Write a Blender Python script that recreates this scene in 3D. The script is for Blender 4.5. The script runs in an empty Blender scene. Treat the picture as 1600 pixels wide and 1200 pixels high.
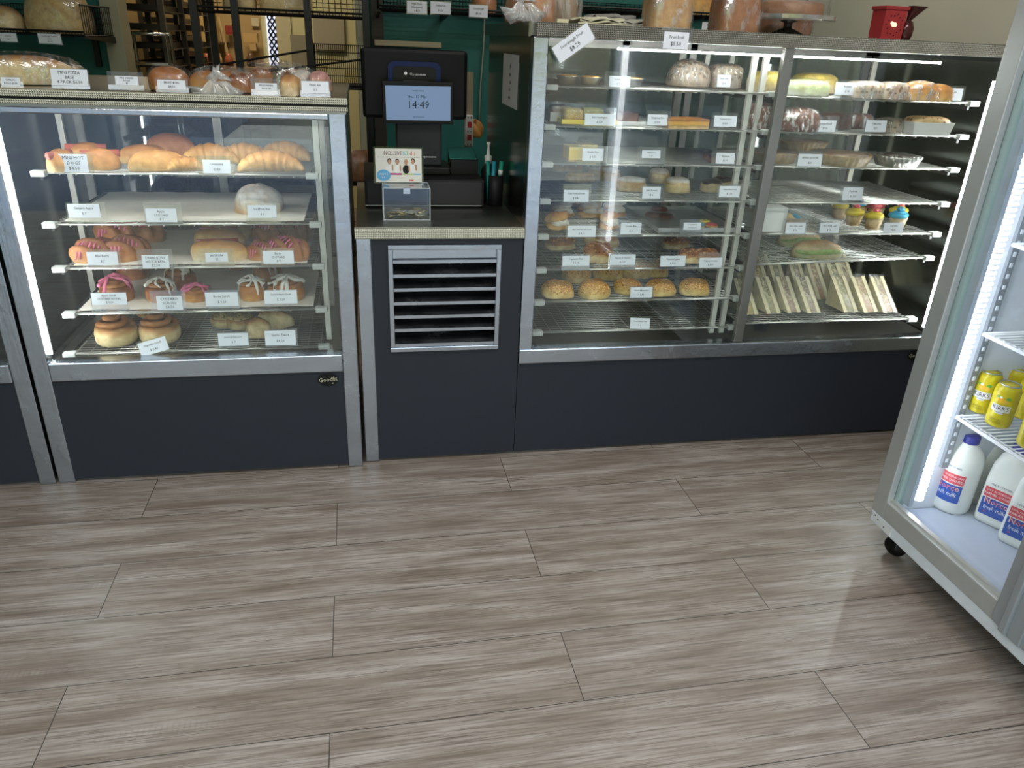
import bpy, math, random
from mathutils import Vector, Matrix
random.seed(7)
sc = bpy.context.scene
col = sc.collection
PI = math.pi
# ------------------------------------------------------------------ camera
RX = Vector((0.9825290, -0.1816199, 0.0406318))
RU = Vector((0.0399287, 0.4189489, 0.9071315))
RF = Vector((0.1817758, 0.8896606, -0.4188813))
FPX, CH = 1164.825, 1.416154
cam_d = bpy.data.cameras.new('camera'); cam = bpy.data.objects.new('camera', cam_d); col.objects.link(cam)
cam_d.sensor_width = 36; cam_d.lens = FPX / 1600 * 36; cam_d.clip_start = .02
m = Matrix((RX, RU, -RF)).transposed().to_4x4(); m.translation = Vector((0, 0, CH)); cam.matrix_world = m
sc.camera = cam
sc.view_settings.view_transform = 'Standard'; sc.view_settings.look = 'None'
sc.view_settings.gamma = 1; sc.view_settings.exposure = 0.0; sc.view_settings.use_curve_mapping = False
# ------------------------------------------------------------------ world (daylight street outside the open shopfront)
w = bpy.data.worlds.new('world'); sc.world = w; w.use_nodes = True
nt = w.node_tree; bg = nt.nodes['Background']
tc = nt.nodes.new('ShaderNodeTexCoord'); sp = nt.nodes.new('ShaderNodeSeparateXYZ'); nt.links.new(tc.outputs['Generated'], sp.inputs[0])
nz = nt.nodes.new('ShaderNodeTexNoise'); nz.inputs['Scale'].default_value = 9; nz.inputs['Detail'].default_value = 6; nt.links.new(tc.outputs['Generated'], nz.inputs['Vector'])
ad = nt.nodes.new('ShaderNodeMath'); ad.operation = 'MULTIPLY_ADD'; nt.links.new(nz.outputs['Fac'], ad.inputs[0]); ad.inputs[1].default_value = .22; nt.links.new(sp.outputs['Z'], ad.inputs[2])
cr = nt.nodes.new('ShaderNodeValToRGB'); nt.links.new(ad.outputs[0], cr.inputs[0])
e = cr.color_ramp.elements
e[0].position = 0; e[0].color = (.10, .12, .16, 1); e[1].position = 1; e[1].color = (.62, .78, 1, 1)
for p_, c_ in ((.09, (.16, .15, .13, 1)), (.12, (.20, .20, .12, 1)), (.17, (.05, .075, .03, 1)), (.23, (.14, .17, .05, 1)), (.30, (.05, .07, .03, 1)), (.36, (.20, .22, .10, 1)), (.44, (.80, .92, 1, 1))):
    q = e.new(p_); q.color = c_
nt.links.new(cr.outputs[0], bg.inputs['Color']); bg.inputs['Strength'].default_value = 5.0

def area(name, loc, rot, sx, sy, power, color=(1, 1, 1)):
    d = bpy.data.lights.new(name, 'AREA'); d.shape = 'RECTANGLE'; d.size = sx; d.size_y = sy; d.energy = power; d.color = color
    o = bpy.data.objects.new(name, d); o.location = loc; o.rotation_euler = rot; col.objects.link(o); return o
area('unseen_ceiling_panel', (-.6, .6, 2.72), (0, 0, 0), 1.2, .3, 26, (1, .96, .9))
area('unseen_ceiling_panel', (1.2, 1.3, 2.72), (0, 0, 0), 1.2, .3, 26, (1, .96, .9))  # added panel out of view, lifts the dim right side
area('added_counter_fill', (1.4, 3.5, 2.72), (0, 0, 0), 1.2, .15, 9, (1, .93, .82))  # added lamp, no fixture known; brightens the beige wall behind the counter
area('back_room_light', (-.9, 5.6, 2.6), (0, 0, 0), .9, .3, 26, (1, .80, .52))
s_ = bpy.data.lights.new('sun', 'SUN'); s_.energy = 3.0; s_.angle = .02; s_.color = (1, .93, .8)
so = bpy.data.objects.new('sun', s_); so.rotation_euler = (math.radians(62), 0, math.radians(-160)); col.objects.link(so)

# ------------------------------------------------------------------ helpers
def W(px, py, X=None, Y=None, Z=None):
    """the point of the world plane X=, Y= or Z= that the photograph shows at pixel px, py"""
    d = RX * ((px - 800) / FPX) + RU * (-(py - 600) / FPX) + RF
    t = X / d.x if X is not None else Y / d.y if Y is not None else (Z - CH) / d.z
    return Vector((d.x * t, d.y * t, CH + d.z * t))
def wid(px0, px1, py, Y): return abs(W(px1, py, Y=Y).x - W(px0, py, Y=Y).x)

class G:                                      # small node-graph helper
    def __init__(s, name):
        s.m = bpy.data.materials.new(name); s.m.use_nodes = True; s.t = s.m.node_tree; s.n = s.t.nodes
        s.b = s.n['Principled BSDF']; s.out = s.n['Material Output']
    def node(s, ty, **kw):
        x = s.n.new(ty)
        for k, v in kw.items():
            if k.startswith('_'): setattr(x, k[1:], v)
        return x
    def link(s, a, b): s.t.links.new(a, b)
    def put(s, v, sock):
        if hasattr(v, 'is_output'): s.link(v, sock)
        else: sock.default_value = v
    def math(s, op, a, b=0., c=0., clamp=False):
        x = s.n.new('ShaderNodeMath'); x.operation = op; x.use_clamp = clamp
        for i, v in enumerate((a, b, c)): s.put(v, x.inputs[i])
        return x.outputs[0]
    def coord(s, kind='Object', scale=None, loc=None):
        o = s.n.new('ShaderNodeTexCoord').outputs[kind]
        if scale or loc:
            mp = s.n.new('ShaderNodeMapping'); s.link(o, mp.inputs[0])
            if scale: mp.inputs['Scale'].default_value = scale
            if loc: mp.inputs['Location'].default_value = loc
            o = mp.outputs[0]
        return o
    def noise(s, vec, scale, detail=3, rough=.5):
        x = s.n.new('ShaderNodeTexNoise'); s.link(vec, x.inputs['Vector']); x.inputs['Scale'].default_value = scale
        x.inputs['Detail'].default_value = detail; x.inputs['Roughness'].default_value = rough; return x.outputs['Fac']
    def ramp(s, f, stops):
        x = s.n.new('ShaderNodeValToRGB'); s.put(f, x.inputs[0]); el = x.color_ramp.elements
        while len(el) < len(stops): el.new(.5)
        for q, (p, c) in zip(el, stops): q.position = p; q.color = (*c, 1)
        return x.outputs[0]
    def mix(s, f, a, b):
        x = s.n.new('ShaderNodeMix'); x.data_type = 'RGBA'; s.put(f, x.inputs[0])
        for v, i in ((a, 6), (b, 7)): s.put((*v, 1) if isinstance(v, tuple) else v, x.inputs[i])
        return x.outputs[2]
    def sep(s, v):
        x = s.n.new('ShaderNodeSeparateXYZ'); s.link(v, x.inputs[0]); return x.outputs
    def bump(s, h, strength=.3, dist=.002):
        x = s.n.new('ShaderNodeBump'); s.put(h, x.inputs['Height']); x.inputs['Strength'].default_value = strength
        x.inputs['Distance'].default_value = dist; s.link(x.outputs[0], s.b.inputs['Normal'])
    def set(s, color=None, rough=.5, metal=0., spec=None, **kw):
        if color is not None: s.put((*color, 1) if isinstance(color, tuple) else color, s.b.inputs['Base Color'])
        s.put(rough, s.b.inputs['Roughness']); s.b.inputs['Metallic'].default_value = metal
        if spec is not None: s.b.inputs['Specular IOR Level'].default_value = spec
        for k, v in kw.items(): s.put(v, s.b.inputs[k.replace('_', ' ')])
        return s.m
def plain(name, c, rough=.5, metal=0., var=.06, nscale=30, **kw):
    g = G(name); f = g.noise(g.coord(), nscale, 3)
    return g.set(g.mix(f, tuple(x * (1 - var) for x in c), tuple(min(1, x * (1 + var)) for x in c)), rough, metal, **kw)
def glow(name, c, st):
    g = G(name); g.set((.8, .8, .8), .4); g.b.inputs['Emission Color'].default_value = (*c, 1); g.b.inputs['Emission Strength'].default_value = st; return g.m
def clear(name, tint=(1, 1, 1), base=.04, power=1., rough=.0, haze=0., hcol=(.9, .9, .9)):
    g = G(name); geo = g.node('ShaderNodeNewGeometry')
    dt = g.node('ShaderNodeVectorMath'); dt.operation = 'DOT_PRODUCT'; g.link(geo.outputs['Normal'], dt.inputs[0]); g.link(geo.outputs['Incoming'], dt.inputs[1])
    k = g.math('POWER', g.math('SUBTRACT', 1., g.math('ABSOLUTE', dt.outputs['Value'])), 5.)
    f = g.math('MULTIPLY_ADD', k, 1. - base, base, clamp=True)
    tr = g.node('ShaderNodeBsdfTransparent'); tr.inputs[0].default_value = (*tint, 1)
    gl = g.node('ShaderNodeBsdfGlossy'); gl.inputs['Roughness'].default_value = rough; gl.inputs[0].default_value = (power, power, power, 1)
    mx = g.node('ShaderNodeMixShader'); g.link(f, mx.inputs[0]); g.link(tr.outputs[0], mx.inputs[1]); g.link(gl.outputs[0], mx.inputs[2]); o = mx.outputs[0]
    if haze:
        df = g.node('ShaderNodeBsdfDiffuse'); df.inputs[0].default_value = (*hcol, 1)
        m2 = g.node('ShaderNodeMixShader'); nf = g.noise(g.coord(), 35, 4)
        g.link(g.math('MULTIPLY', nf, haze * 2), m2.inputs[0]); g.link(o, m2.inputs[1]); g.link(df.outputs[0], m2.inputs[2]); o = m2.outputs[0]
    g.link(o, g.out.inputs[0]); return g.m

class MB:
    def __init__(s): s.v = []; s.f = []; s.mi = []; s.cur = 0
    def add(s, vs, fs):
        b = len(s.v); s.v += [Vector(v) for v in vs]; s.f += [tuple(i + b for i in f) for f in fs]; s.mi += [s.cur] * len(fs); return s
    def box(s, x0, x1, y0, y1, z0, z1):
        return s.add([(x0, y0, z0), (x1, y0, z0), (x1, y1, z0), (x0, y1, z0), (x0, y0, z1), (x1, y0, z1), (x1, y1, z1), (x0, y1, z1)],
                     [(0, 3, 2, 1), (4, 5, 6, 7), (0, 1, 5, 4), (1, 2, 6, 5), (2, 3, 7, 6), (3, 0, 4, 7)])
    def bar(s, a, b, r, n=6):
        a = Vector(a); b = Vector(b); return s.tube([a, b], r, n)
    def tube(s, pts, r, n=6, closed=False):
        pts = [Vector(p) for p in pts]; vs = []; fs = []; N = len(pts)
        for i, p in enumerate(pts):
            if closed: t = pts[(i + 1) % N] - pts[i - 1]
            else: t = pts[min(i + 1, N - 1)] - pts[max(i - 1, 0)]
            t.normalize(); u = t.cross(Vector((0, 0, 1)))
            if u.length < .05: u = t.cross(Vector((0, 1, 0)))
            u.normalize(); q = t.cross(u); rr = r[i] if isinstance(r, (list, tuple)) else r
            for k in range(n):
                a = 2 * PI * k / n; vs.append(p + (u * math.cos(a) + q * math.sin(a)) * rr)
        for i in range(N if closed else N - 1):
            for k in range(n):
                j = (i + 1) % N; fs.append((i * n + k, i * n + (k + 1) % n, j * n + (k + 1) % n, j * n + k))
        if not closed: fs += [tuple(range(n))[::-1], tuple((N - 1) * n + k for k in range(n))]
        return s.add(vs, fs)
    def lathe(s, prof, c=(0, 0, 0), n=24, flute=0., nf=0, sx=1., sy=1.):
        vs = []; fs = []; c = Vector(c)
        for r, z in prof:
            for k in range(n):
                a = 2 * PI * k / n; rr = r * (1 + (flute * math.cos(nf * a) if nf else 0)); vs.append(c + Vector((rr * math.cos(a) * sx, rr * math.sin(a) * sy, z)))
        for i in range(len(prof) - 1):
            for k in range(n): fs.append((i * n + k, i * n + (k + 1) % n, (i + 1) * n + (k + 1) % n, (i + 1) * n + k))
        fs += [tuple(range(n))[::-1], tuple((len(prof) - 1) * n + k for k in range(n))]
        return s.add(vs, fs)
    def blob(s, c, rx, ry, rz, fn=None, nu=28, nv=16, flat=.35, rot=0., tilt=0.):
        """rounded loaf: super-ellipsoid standing on z=c.z, flattened below; fn(theta, phi, v) -> radial factor"""
        vs = []; fs = []; c = Vector(c); ca, sa = math.cos(rot), math.sin(rot)
        for j in range(nv + 1):
            ph = -PI / 2 + PI * j / nv
            for i in range(nu):
                th = 2 * PI * i / nu; x = math.cos(ph) * math.cos(th); y = math.cos(ph) * math.sin(th); z = math.sin(ph)
                k = fn(th, ph, Vector((x, y, z))) if fn else 1.
                x *= rx * k; y *= ry * k; z *= rz * k
                if z < -rz * flat: z = -rz * flat + (z + rz * flat) * .08
                z += x * tilt
                vs.append(c + Vector((x * ca - y * sa, x * sa + y * ca, z + rz * flat * 1.04)))
        for j in range(nv):
            for i in range(nu): fs.append((j * nu + i, j * nu + (i + 1) % nu, (j + 1) * nu + (i + 1) % nu, (j + 1) * nu + i))
        return s.add(vs, fs)
    def prism(s, poly, y0, y1):              # polygon in x,z swept along y
        n = len(poly); vs = [(x, y0, z) for x, z in poly] + [(x, y1, z) for x, z in poly]
        return s.add(vs, [tuple(range(n)), tuple(range(2 * n - 1, n - 1, -1))] + [(i, i + n, (i + 1) % n + n, (i + 1) % n) for i in range(n)])
    def mapv(s, fn, start=0):
        for i in range(start, len(s.v)): s.v[i] = Vector(fn(s.v[i]))
        return s
    def build(s, name, mat, parent=None, smooth=False, bevel=0., world=True, kind=None, subs=0):
        me = bpy.data.meshes.new(name); off = Vector(parent_loc(parent)) if (parent and world) else Vector()
        me.from_pydata([tuple(v - off) for v in s.v], [], s.f)
        for mt in (mat if isinstance(mat, (list, tuple)) else [mat]): me.materials.append(mt)
        for p, i in zip(me.polygons, s.mi): p.material_index = i
        if smooth: me.polygons.foreach_set('use_smooth', [True] * len(me.polygons))
        me.update(); import bmesh
        b = bmesh.new(); b.from_mesh(me); bmesh.ops.recalc_face_normals(b, faces=b.faces); b.to_mesh(me); b.free()
        o = bpy.data.objects.new(name, me); col.objects.link(o)
        if parent: o.parent = parent
        if bevel:
            md = o.modifiers.new('bevel', 'BEVEL'); md.width = bevel; md.segments = 2; md.limit_method = 'ANGLE'
        if subs:
            md = o.modifiers.new('sub', 'SUBSURF'); md.levels = subs; md.render_levels = subs
        if kind: o['kind'] = kind
        return o
def parent_loc(p):
    l = Vector()
    while p: l += p.location; p = p.parent
    return l
def tag(o, label, cat, group=None):
    o['label'] = label; o['category'] = cat
    if group: o['group'] = group
    return o
def thing(name, label, cat, loc=(0, 0, 0), group=None):
    o = bpy.data.objects.new(name, None); col.objects.link(o); o.location = loc; o.empty_display_size = .05
    return tag(o, label, cat, group)
def box(name, mat, parent, x0, x1, y0, y1, z0, z1, bevel=0.):
    return MB().box(x0, x1, y0, y1, z0, z1).build(name, mat, parent, bevel=bevel)
def text(parent, lines, M3, mat, name='lettering'):
    """lines: (string, size, u, v, sx) on the plane given by matrix M3 (x right, y up, z out of the face); one mesh"""
    mb = MB()
    for st, size, u, v, sx in lines:
        cu = bpy.data.curves.new('t', 'FONT'); cu.body = st; cu.size = size; cu.align_x = 'CENTER'; cu.align_y = 'CENTER'; cu.resolution_u = 1
        cu.extrude = .00012
        ob = bpy.data.objects.new('t', cu); me = bpy.data.meshes.new_from_object(ob)
        mb.add([M3 @ Vector((x.co.x * sx + u, x.co.y + v, x.co.z)) for x in me.vertices], [tuple(p.vertices) for p in me.polygons])
        bpy.data.objects.remove(ob); bpy.data.curves.remove(cu); bpy.data.meshes.remove(me)
    return mb.build(name, mat, parent)
def face_m(loc, lean=0., yaw=0., roll=0.):   # a sheet whose face looks at -Y (towards the customer), leaning back
    return Matrix.Translation(loc) @ Matrix.Rotation(yaw, 4, 'Z') @ Matrix.Rotation(PI / 2 - lean, 4, 'X') @ Matrix.Rotation(roll, 4, 'Z')
def sheet(mb, M3, w, h, t=.0008):            # thin sheet centred on M3
    return mb.add([M3 @ Vector(v) for v in ((-w/2, -h/2, 0), (w/2, -h/2, 0), (w/2, h/2, 0), (-w/2, h/2, 0), (-w/2, -h/2, -t), (w/2, -h/2, -t), (w/2, h/2, -t), (-w/2, h/2, -t))],
                  [(0, 1, 2, 3), (4, 7, 6, 5), (0, 4, 5, 1), (1, 5, 6, 2), (2, 6, 7, 3), (3, 7, 4, 0)])
# ------------------------------------------------------------------ materials
def steel(name, c=(.62, .62, .62), r=.2, streak=1., bmp=.15):
    g = G(name); v = g.coord(scale=(3, 3, 3)); f = g.noise(v, 4, 5, .6); f2 = g.noise(g.coord(scale=(1, 1, .06)), 160, 2)
    rr = g.math('MULTIPLY_ADD', f, .22 * streak, r - .08)
    g.bump(g.math('ADD', f, g.math('MULTIPLY', f2, .15)), bmp, .004)
    return g.set(g.mix(f, tuple(x * .85 for x in c), c), rr, 1.)
STEEL = steel('stainless', (.47, .505, .56), .15, 1.5, .5); STEEL_D = steel('dull_stainless', (.36, .35, .33), .34); WHITE_P = plain('white_enamel', (.72, .74, .76), .35)
def navy():
    g = G('slate_blue_laminate'); f = g.noise(g.coord(), 3, 4); f2 = g.noise(g.coord(), 220, 2)
    g.bump(f2, .06, .001)
    return g.set(g.mix(f, (.018, .022, .032), (.023, .027, .038)), .45, 0, spec=.3)
NAVY = navy()
def embossed(name='embossed_steel_lit', c1_=(.93, .91, .76), c2_=(.22, .21, .18), me_=.3):
    g = G(name); x, y, z = g.sep(g.coord()); k = 2 * PI / .0115
    a = g.math('SINE', g.math('MULTIPLY', g.math('ADD', g.math('ADD', x, y), z), k)); b = g.math('SINE', g.math('MULTIPLY', g.math('SUBTRACT', g.math('ADD', x, y), z), k))
    h = g.math('MULTIPLY', a, b); f = g.math('MULTIPLY_ADD', h, 2.6, -.35, clamp=True)
    g.bump(h, .8, .003); return g.set(g.mix(f, c1_, c2_), .34, me_)
EMB = embossed(); EMB2 = embossed('embossed_steel_dim', (.55, .54, .49), (.13, .125, .11), .9)  # same steel twice: paler for the brightly lit edges, darker for the dim one
GLASS = clear('window_glass', (.965, .985, .975), base=.045); ACRYL = clear('clear_acrylic', (.93, .94, .95), base=.07, haze=.035); ACR2 = clear('box_acrylic', (.90, .92, .93), base=.05)
BLACK = plain('black_plastic', (.006, .006, .006), .4, spec=.25); BLACKM = plain('black_wire', (.012, .012, .012), .45, .4)
DARKIN = plain('dark_interior', (.045, .052, .052), .22, .3, spec=.6); SIDEIN = steel('dark_inner_steel', (.16, .18, .17), .16, .6, .03)
LED = glow('led_white', (.97, 1, .98), 75); LEDF = glow('fridge_led', (.90, .92, 1), 9)
WIRE = plain('chrome_wire', (.62, .62, .58), .28, .9); CAP = plain('clear_shelf_cap', (.46, .48, .47), .3)
STD = plain('slotted_standard', (.66, .65, .60), .4, .4)
TEAL = plain('teal_paint', (.012, .135, .115), .5, nscale=6, var=.12)
CREAM = plain('cream_paint', (.50, .44, .30), .55); BEIGE = plain('beige_wall_paint', (.66, .62, .50), .6, nscale=4)
# ------------------------------------------------------------------ floor
def floor_mat():
    g = G('grey_oak_planks'); x, y, z = g.sep(g.coord())
    v = g.math('DIVIDE', g.math('SUBTRACT', y, 2.1364), .228); row = g.math('FLOOR', v); fv = g.math('FRACT', v)
    odd = g.math('MODULO', g.math('ABSOLUTE', row), 2.)
    u = g.math('ADD', g.math('DIVIDE', g.math('ADD', x, .722), 1.192), g.math('MULTIPLY', odd, .493)); cel = g.math('FLOOR', u); fu = g.math('FRACT', u)
    dv = g.math('MULTIPLY', g.math('MINIMUM', fv, g.math('SUBTRACT', 1., fv)), .228); du = g.math('MULTIPLY', g.math('MINIMUM', fu, g.math('SUBTRACT', 1., fu)), 1.192)
    seam = g.math('LESS_THAN', g.math('MINIMUM', du, dv), .0011)
    cb = g.node('ShaderNodeCombineXYZ'); g.link(row, cb.inputs[0]); g.link(cel, cb.inputs[1]); wn = g.node('ShaderNodeTexWhiteNoise'); g.link(cb.outputs[0], wn.inputs[0])
    r = wn.outputs['Value']
    c2 = g.node('ShaderNodeCombineXYZ'); g.link(g.math('MULTIPLY_ADD', r, 17., g.math('MULTIPLY', x, 1.)), c2.inputs[0]); g.link(g.math('MULTIPLY_ADD', r, 9., g.math('MULTIPLY', y, 9.)), c2.inputs[1])
    fine = g.node('ShaderNodeCombineXYZ'); g.link(g.math('MULTIPLY_ADD', r, 31., g.math('MULTIPLY', x, 2.2)), fine.inputs[0]); g.link(g.math('MULTIPLY', y, 75.), fine.inputs[1])
    n1 = g.noise(c2.outputs[0], 2.2, 6, .62); n2 = g.noise(fine.outputs[0], 2.4, 5, .7)
    big = g.noise(g.coord(), 1.1, 2)
    base = g.ramp(n1, [(.28, (.155, .108, .080)), (.47, (.285, .238, .200)), (.62, (.405, .358, .322)), (.8, (.51, .468, .435))])
    c = g.mix(g.math('MULTIPLY', g.math('SUBTRACT', .56, n2, clamp=True), 4.2, clamp=True), base, (.11, .082, .063))
    # saw marks across the grain, in patches
    saw = g.math('MULTIPLY', g.math('GREATER_THAN', g.math('SINE', g.math('MULTIPLY_ADD', n2, 3., g.math('MULTIPLY', x, 520.))), .35), g.math('MULTIPLY', g.math('SUBTRACT', g.noise(c2.outputs[0], 1.3, 2), .60, clamp=True), 2.2))
    c = g.mix(saw, c, (.16, .135, .12))
    c = g.mix(g.math('MULTIPLY', r, .22), c, (.20, .17, .15))
    c = g.mix(seam, c, (.03, .025, .02))
    g.bump(g.math('SUBTRACT', n2, g.math('MULTIPLY', seam, 2.)), .22, .0015)
    return g.set(c, g.math('MULTIPLY_ADD', n2, .22, .30), 0, spec=.45)
def struct(name, mat, *b, **kw):
    o = box(name, mat, None, *b); o['kind'] = 'structure'; return o
fl = struct('floor', floor_mat(), -3.3, 2.6, -1.9, 7.2, -.05, 0); fl.rotation_euler = (0, 0, .008)
PAVE = plain('shaded_pavement', (.13, .15, .19), .8, nscale=12, var=.15)  # dark bluish colour stands for pavement lying in shade
struct('ground_outside', PAVE, -14, 14, -3.9, -1.95, -.12, -.06)
struct('ground_concrete', plain('pale_sunlit_concrete', (.50, .47, .41), .8, nscale=2.2, var=.35), -2.0, 14, -9, -3.9, -.12, -.06)  # pale concrete, its brightness standing in for a sunlit patch
struct('ground_shaded', PAVE, -14, -2.0, -16, -3.9, -.12, -.06); struct('ground_road', plain('asphalt', (.10, .10, .10), .8), -2.0, 14, -16, -9, -.12, -.07)
CEIL = plain('ceiling_white', (.55, .55, .52), .7)
struct('ceiling', CEIL, -3.3, 2.6, -1.9, 4.4, 2.75, 2.85)
struct('wall_left', TEAL, -3.3, -3.2, -1.9, 4.4, 0, 2.75)
struct('wall_right', BEIGE, 2.47, 2.6, -1.9, 4.4, 0, 2.75)
# back wall with doorway (door 1 opening X -1.13..-.02)
bw = MB(); bw.box(-3.2, -1.19, 4.3, 4.4, 0, 2.75).box(0.03, 2.47, 4.3, 4.4, 0, 2.75).box(-1.20, .03, 4.3, 4.4, 2.1, 2.75)
bw.build('wall_back', TEAL, None, kind='structure')
tr = MB(); tr.box(-1.215, -1.13, 4.27, 4.42, 0, 2.15).box(-.02, .05, 4.27, 4.42, 0, 2.15).box(-1.22, .05, 4.27, 4.42, 2.1, 2.17)
tr.build('trim_1', plain('door_frame_cream', (.42, .40, .28), .5), None, kind='structure', bevel=.004)
BR = plain('back_room_wall', (.50, .36, .17), .6, nscale=5, var=.15)
struct('wall_back_room_rear', BR, -3.0, 1.6, 6.9, 7.0, 0, 2.75); struct('wall_back_room_left', BR, -3.1, -3.0, 4.4, 7.0, 0, 2.75)
struct('wall_back_room_right', BR, 1.6, 1.7, 4.4, 7.0, 0, 2.75); struct('ceiling_back_room', CEIL, -3.1, 1.7, 4.4, 7.0, 2.75, 2.85)
# ------------------------------------------------------------------ cabinets
def wire_shelf(parent, x0, x1, y0, y1, z, n=22, capx=True, dz=0., mid=True):
    f = lambda x: z + dz * (x - x0) / (x1 - x0)
    mb = MB()
    for i in range(n):
        y = y0 + .012 + (y1 - y0 - .016) * i / (n - 1); mb.bar((x0, y, f(x0)), (x1, y, f(x1)), .0016, 5)
    mb.bar((x0, y0, f(x0) - .001), (x1, y0, f(x1) - .001), .0036, 6); mb.bar((x0, y1, f(x0)), (x1, y1, f(x1)), .0036, 6)
    k = int((x1 - x0) / .042)
    for i in range(k + 1):
        x = x0 + (x1 - x0) * i / k
        mb.bar((x, y0 - .001, f(x) - .006), (x, y1, f(x) - .005), .0022 if i % 6 == 0 else .0016, 5)
    s = mb.build('shelf', WIRE, parent, smooth=True)
    for sx, x in ((-1, x0), (1, x1)):
        xx = x + sx * .012
        MB().box(xx - .004, xx + .004, y0 + .02, y1, f(x) - .026, f(x) - .006).build('bracket', BLACKM, s)
        MB().box(xx - .019, xx + .019, y0 - .008, y0 + .02, f(x) - .012, f(x) + .005).build('end_cap', CAP, s, bevel=.002)
    return s
def led_strip(parent, a, b, mat, r=.006, n=60, name='led_strip'):
    a = Vector(a); b = Vector(b); s = MB(); d = (b - a) / n
    for i in range(n): s.bar(a + d * (i + .12), a + d * (i + .88), r, 6)
    return s.build(name, mat, parent)
def standard(parent, x, y, z0, z1, w=.018, mat=None):
    mb = MB().box(x - w / 2, x + w / 2, y, y + .014, z0, z1); o = mb.build('slotted_standard', mat or STD, parent)
    return o
def badge(parent, x, y, z):
    b = MB(); n = 28
    b.add([(x + .034 * math.cos(2 * PI * i / n), y, z + .024 * math.sin(2 * PI * i / n)) for i in range(n)] + [(x + .034 * math.cos(2 * PI * i / n), y + .002, z + .024 * math.sin(2 * PI * i / n)) for i in range(n)],
          [tuple(range(n)), tuple(range(2 * n - 1, n - 1, -1))] + [(i, (i + 1) % n, (i + 1) % n + n, i + n) for i in range(n)])
    o = b.build('badge', BLACK, parent); gold = plain('badge_gold', (.75, .72, .5), .3, .6)
    text(o, [('Goodfit', .023, 0, .001, .85), ('★', .008, .014, -.014, 1)], face_m((x, y - .0006, z)) @ Matrix.Rotation(.08, 4, 'Z'), gold)
    return o
c1 = thing('display_cabinet', 'stainless and slate blue pastry cabinet with five wire shelves, left of the till', 'display cabinet', (-.55, 2.366, 0))
Y1, YB = 2.366, 3.16
box('front_panel', NAVY, c1, -1.002, -.101, Y1 + .004, Y1 + .03, .012, .372)
def body_shell(parent, x0, x1, z1=.42):
    return box('base', DARKIN, parent, x0, x1, Y1 + .035, YB, .012, z1)
body_shell(c1, -1.03, -.06)
for x0, x1 in ((-1.053, -1.002), (-.101, -.051)):
    box('corner_post', STEEL, c1, x0, x1, Y1, Y1 + .045, 0, 1.20, .003)
box('lower_rail', STEEL, c1, -1.002, -.101, Y1 - .004, Y1 + .05, .375, .438, .004)
box('deck', STEEL_D, c1, -1.002, -.101, Y1 + .05, YB - .02, .42, .428)
box('upper_rail', STEEL, c1, -1.002, -.101, Y1 - .001, Y1 + .03, 1.180, 1.197, .003)
box('top', STEEL_D, c1, -1.055, -.049, Y1 + .0, YB, 1.197, 1.205)
box('top_edge', EMB, c1, -1.058, -.044, Y1 - .006, Y1 + .02, 1.205, 1.2165)
box('top_groove', BLACK, c1, -1.055, -.047, Y1 + .003, Y1 + .03, 1.2165, 1.2235)
box('upper_top_edge', EMB, c1, -1.058, -.044, Y1 - .004, Y1 + .03, 1.2235, 1.240, .001)
box('upper_top', STEEL_D, c1, -1.055, -.047, Y1 + .03, YB, 1.228, 1.238)
box('glass_front', GLASS, c1, -1.002, -.101, Y1 + .008, Y1 + .013, .438, 1.182)
box('side_panel', DARKIN, c1, -1.052, -1.040, Y1 + .045, YB, .42, 1.197)
box('side_panel', DARKIN, c1, -.064, -.052, Y1 + .045, YB, .42, 1.197)
bd = MB()
for x0, x1 in ((-1.04, -1.01), (-.56, -.53), (-.095, -.064)): bd.box(x0, x1, YB - .04, YB - .01, .43, 1.197)
bd.box(-1.04, -.064, YB - .04, YB - .01, .43, .46).box(-1.04, -.064, YB - .04, YB - .01, 1.16, 1.197)
bd.build('rear_door_frame', STEEL_D, c1)
TINT2 = clear('rear_glass_haze', (.55, .60, .55), base=.05, haze=.16, hcol=(.42, .46, .38)); TINT = clear('rear_glass', (.45, .50, .52), base=.05)  # grey-green haze in the first glass stands for LED light on a dark back
box('rear_glass', TINT, c1, -1.01, -.56, YB - .03, YB - .025, .46, 1.16); box('rear_glass', TINT, c1, -.53, -.095, YB - .03, YB - .025, .46, 1.16)
for x, y in ((-1.0, 2.86), (-.148, 2.5), (-.148, 2.86)): standard(c1, x, y, .44, 1.18)
led_strip(c1, (-1.0, 2.402, .455), (-1.0, 2.402, 1.165), LED, .0055, 95)
led_strip(c1, (-.98, 2.404, 1.187), (-.12, 2.404, 1.187), LED, .003, 1)  # added strip hidden behind the rail, lights the top shelf
box('led_channel', STEEL, c1, -1.013, -1.006, 2.39, 2.42, .44, 1.175)
C1Z = [1.010, .859, .722, .574, .438]
for i, z in enumerate(C1Z): wire_shelf(c1, -.925 if i < 4 else -.95, -.175, 2.44, 2.93, z, 24)
badge(c1, -.153, Y1 + .001, .345)
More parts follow.
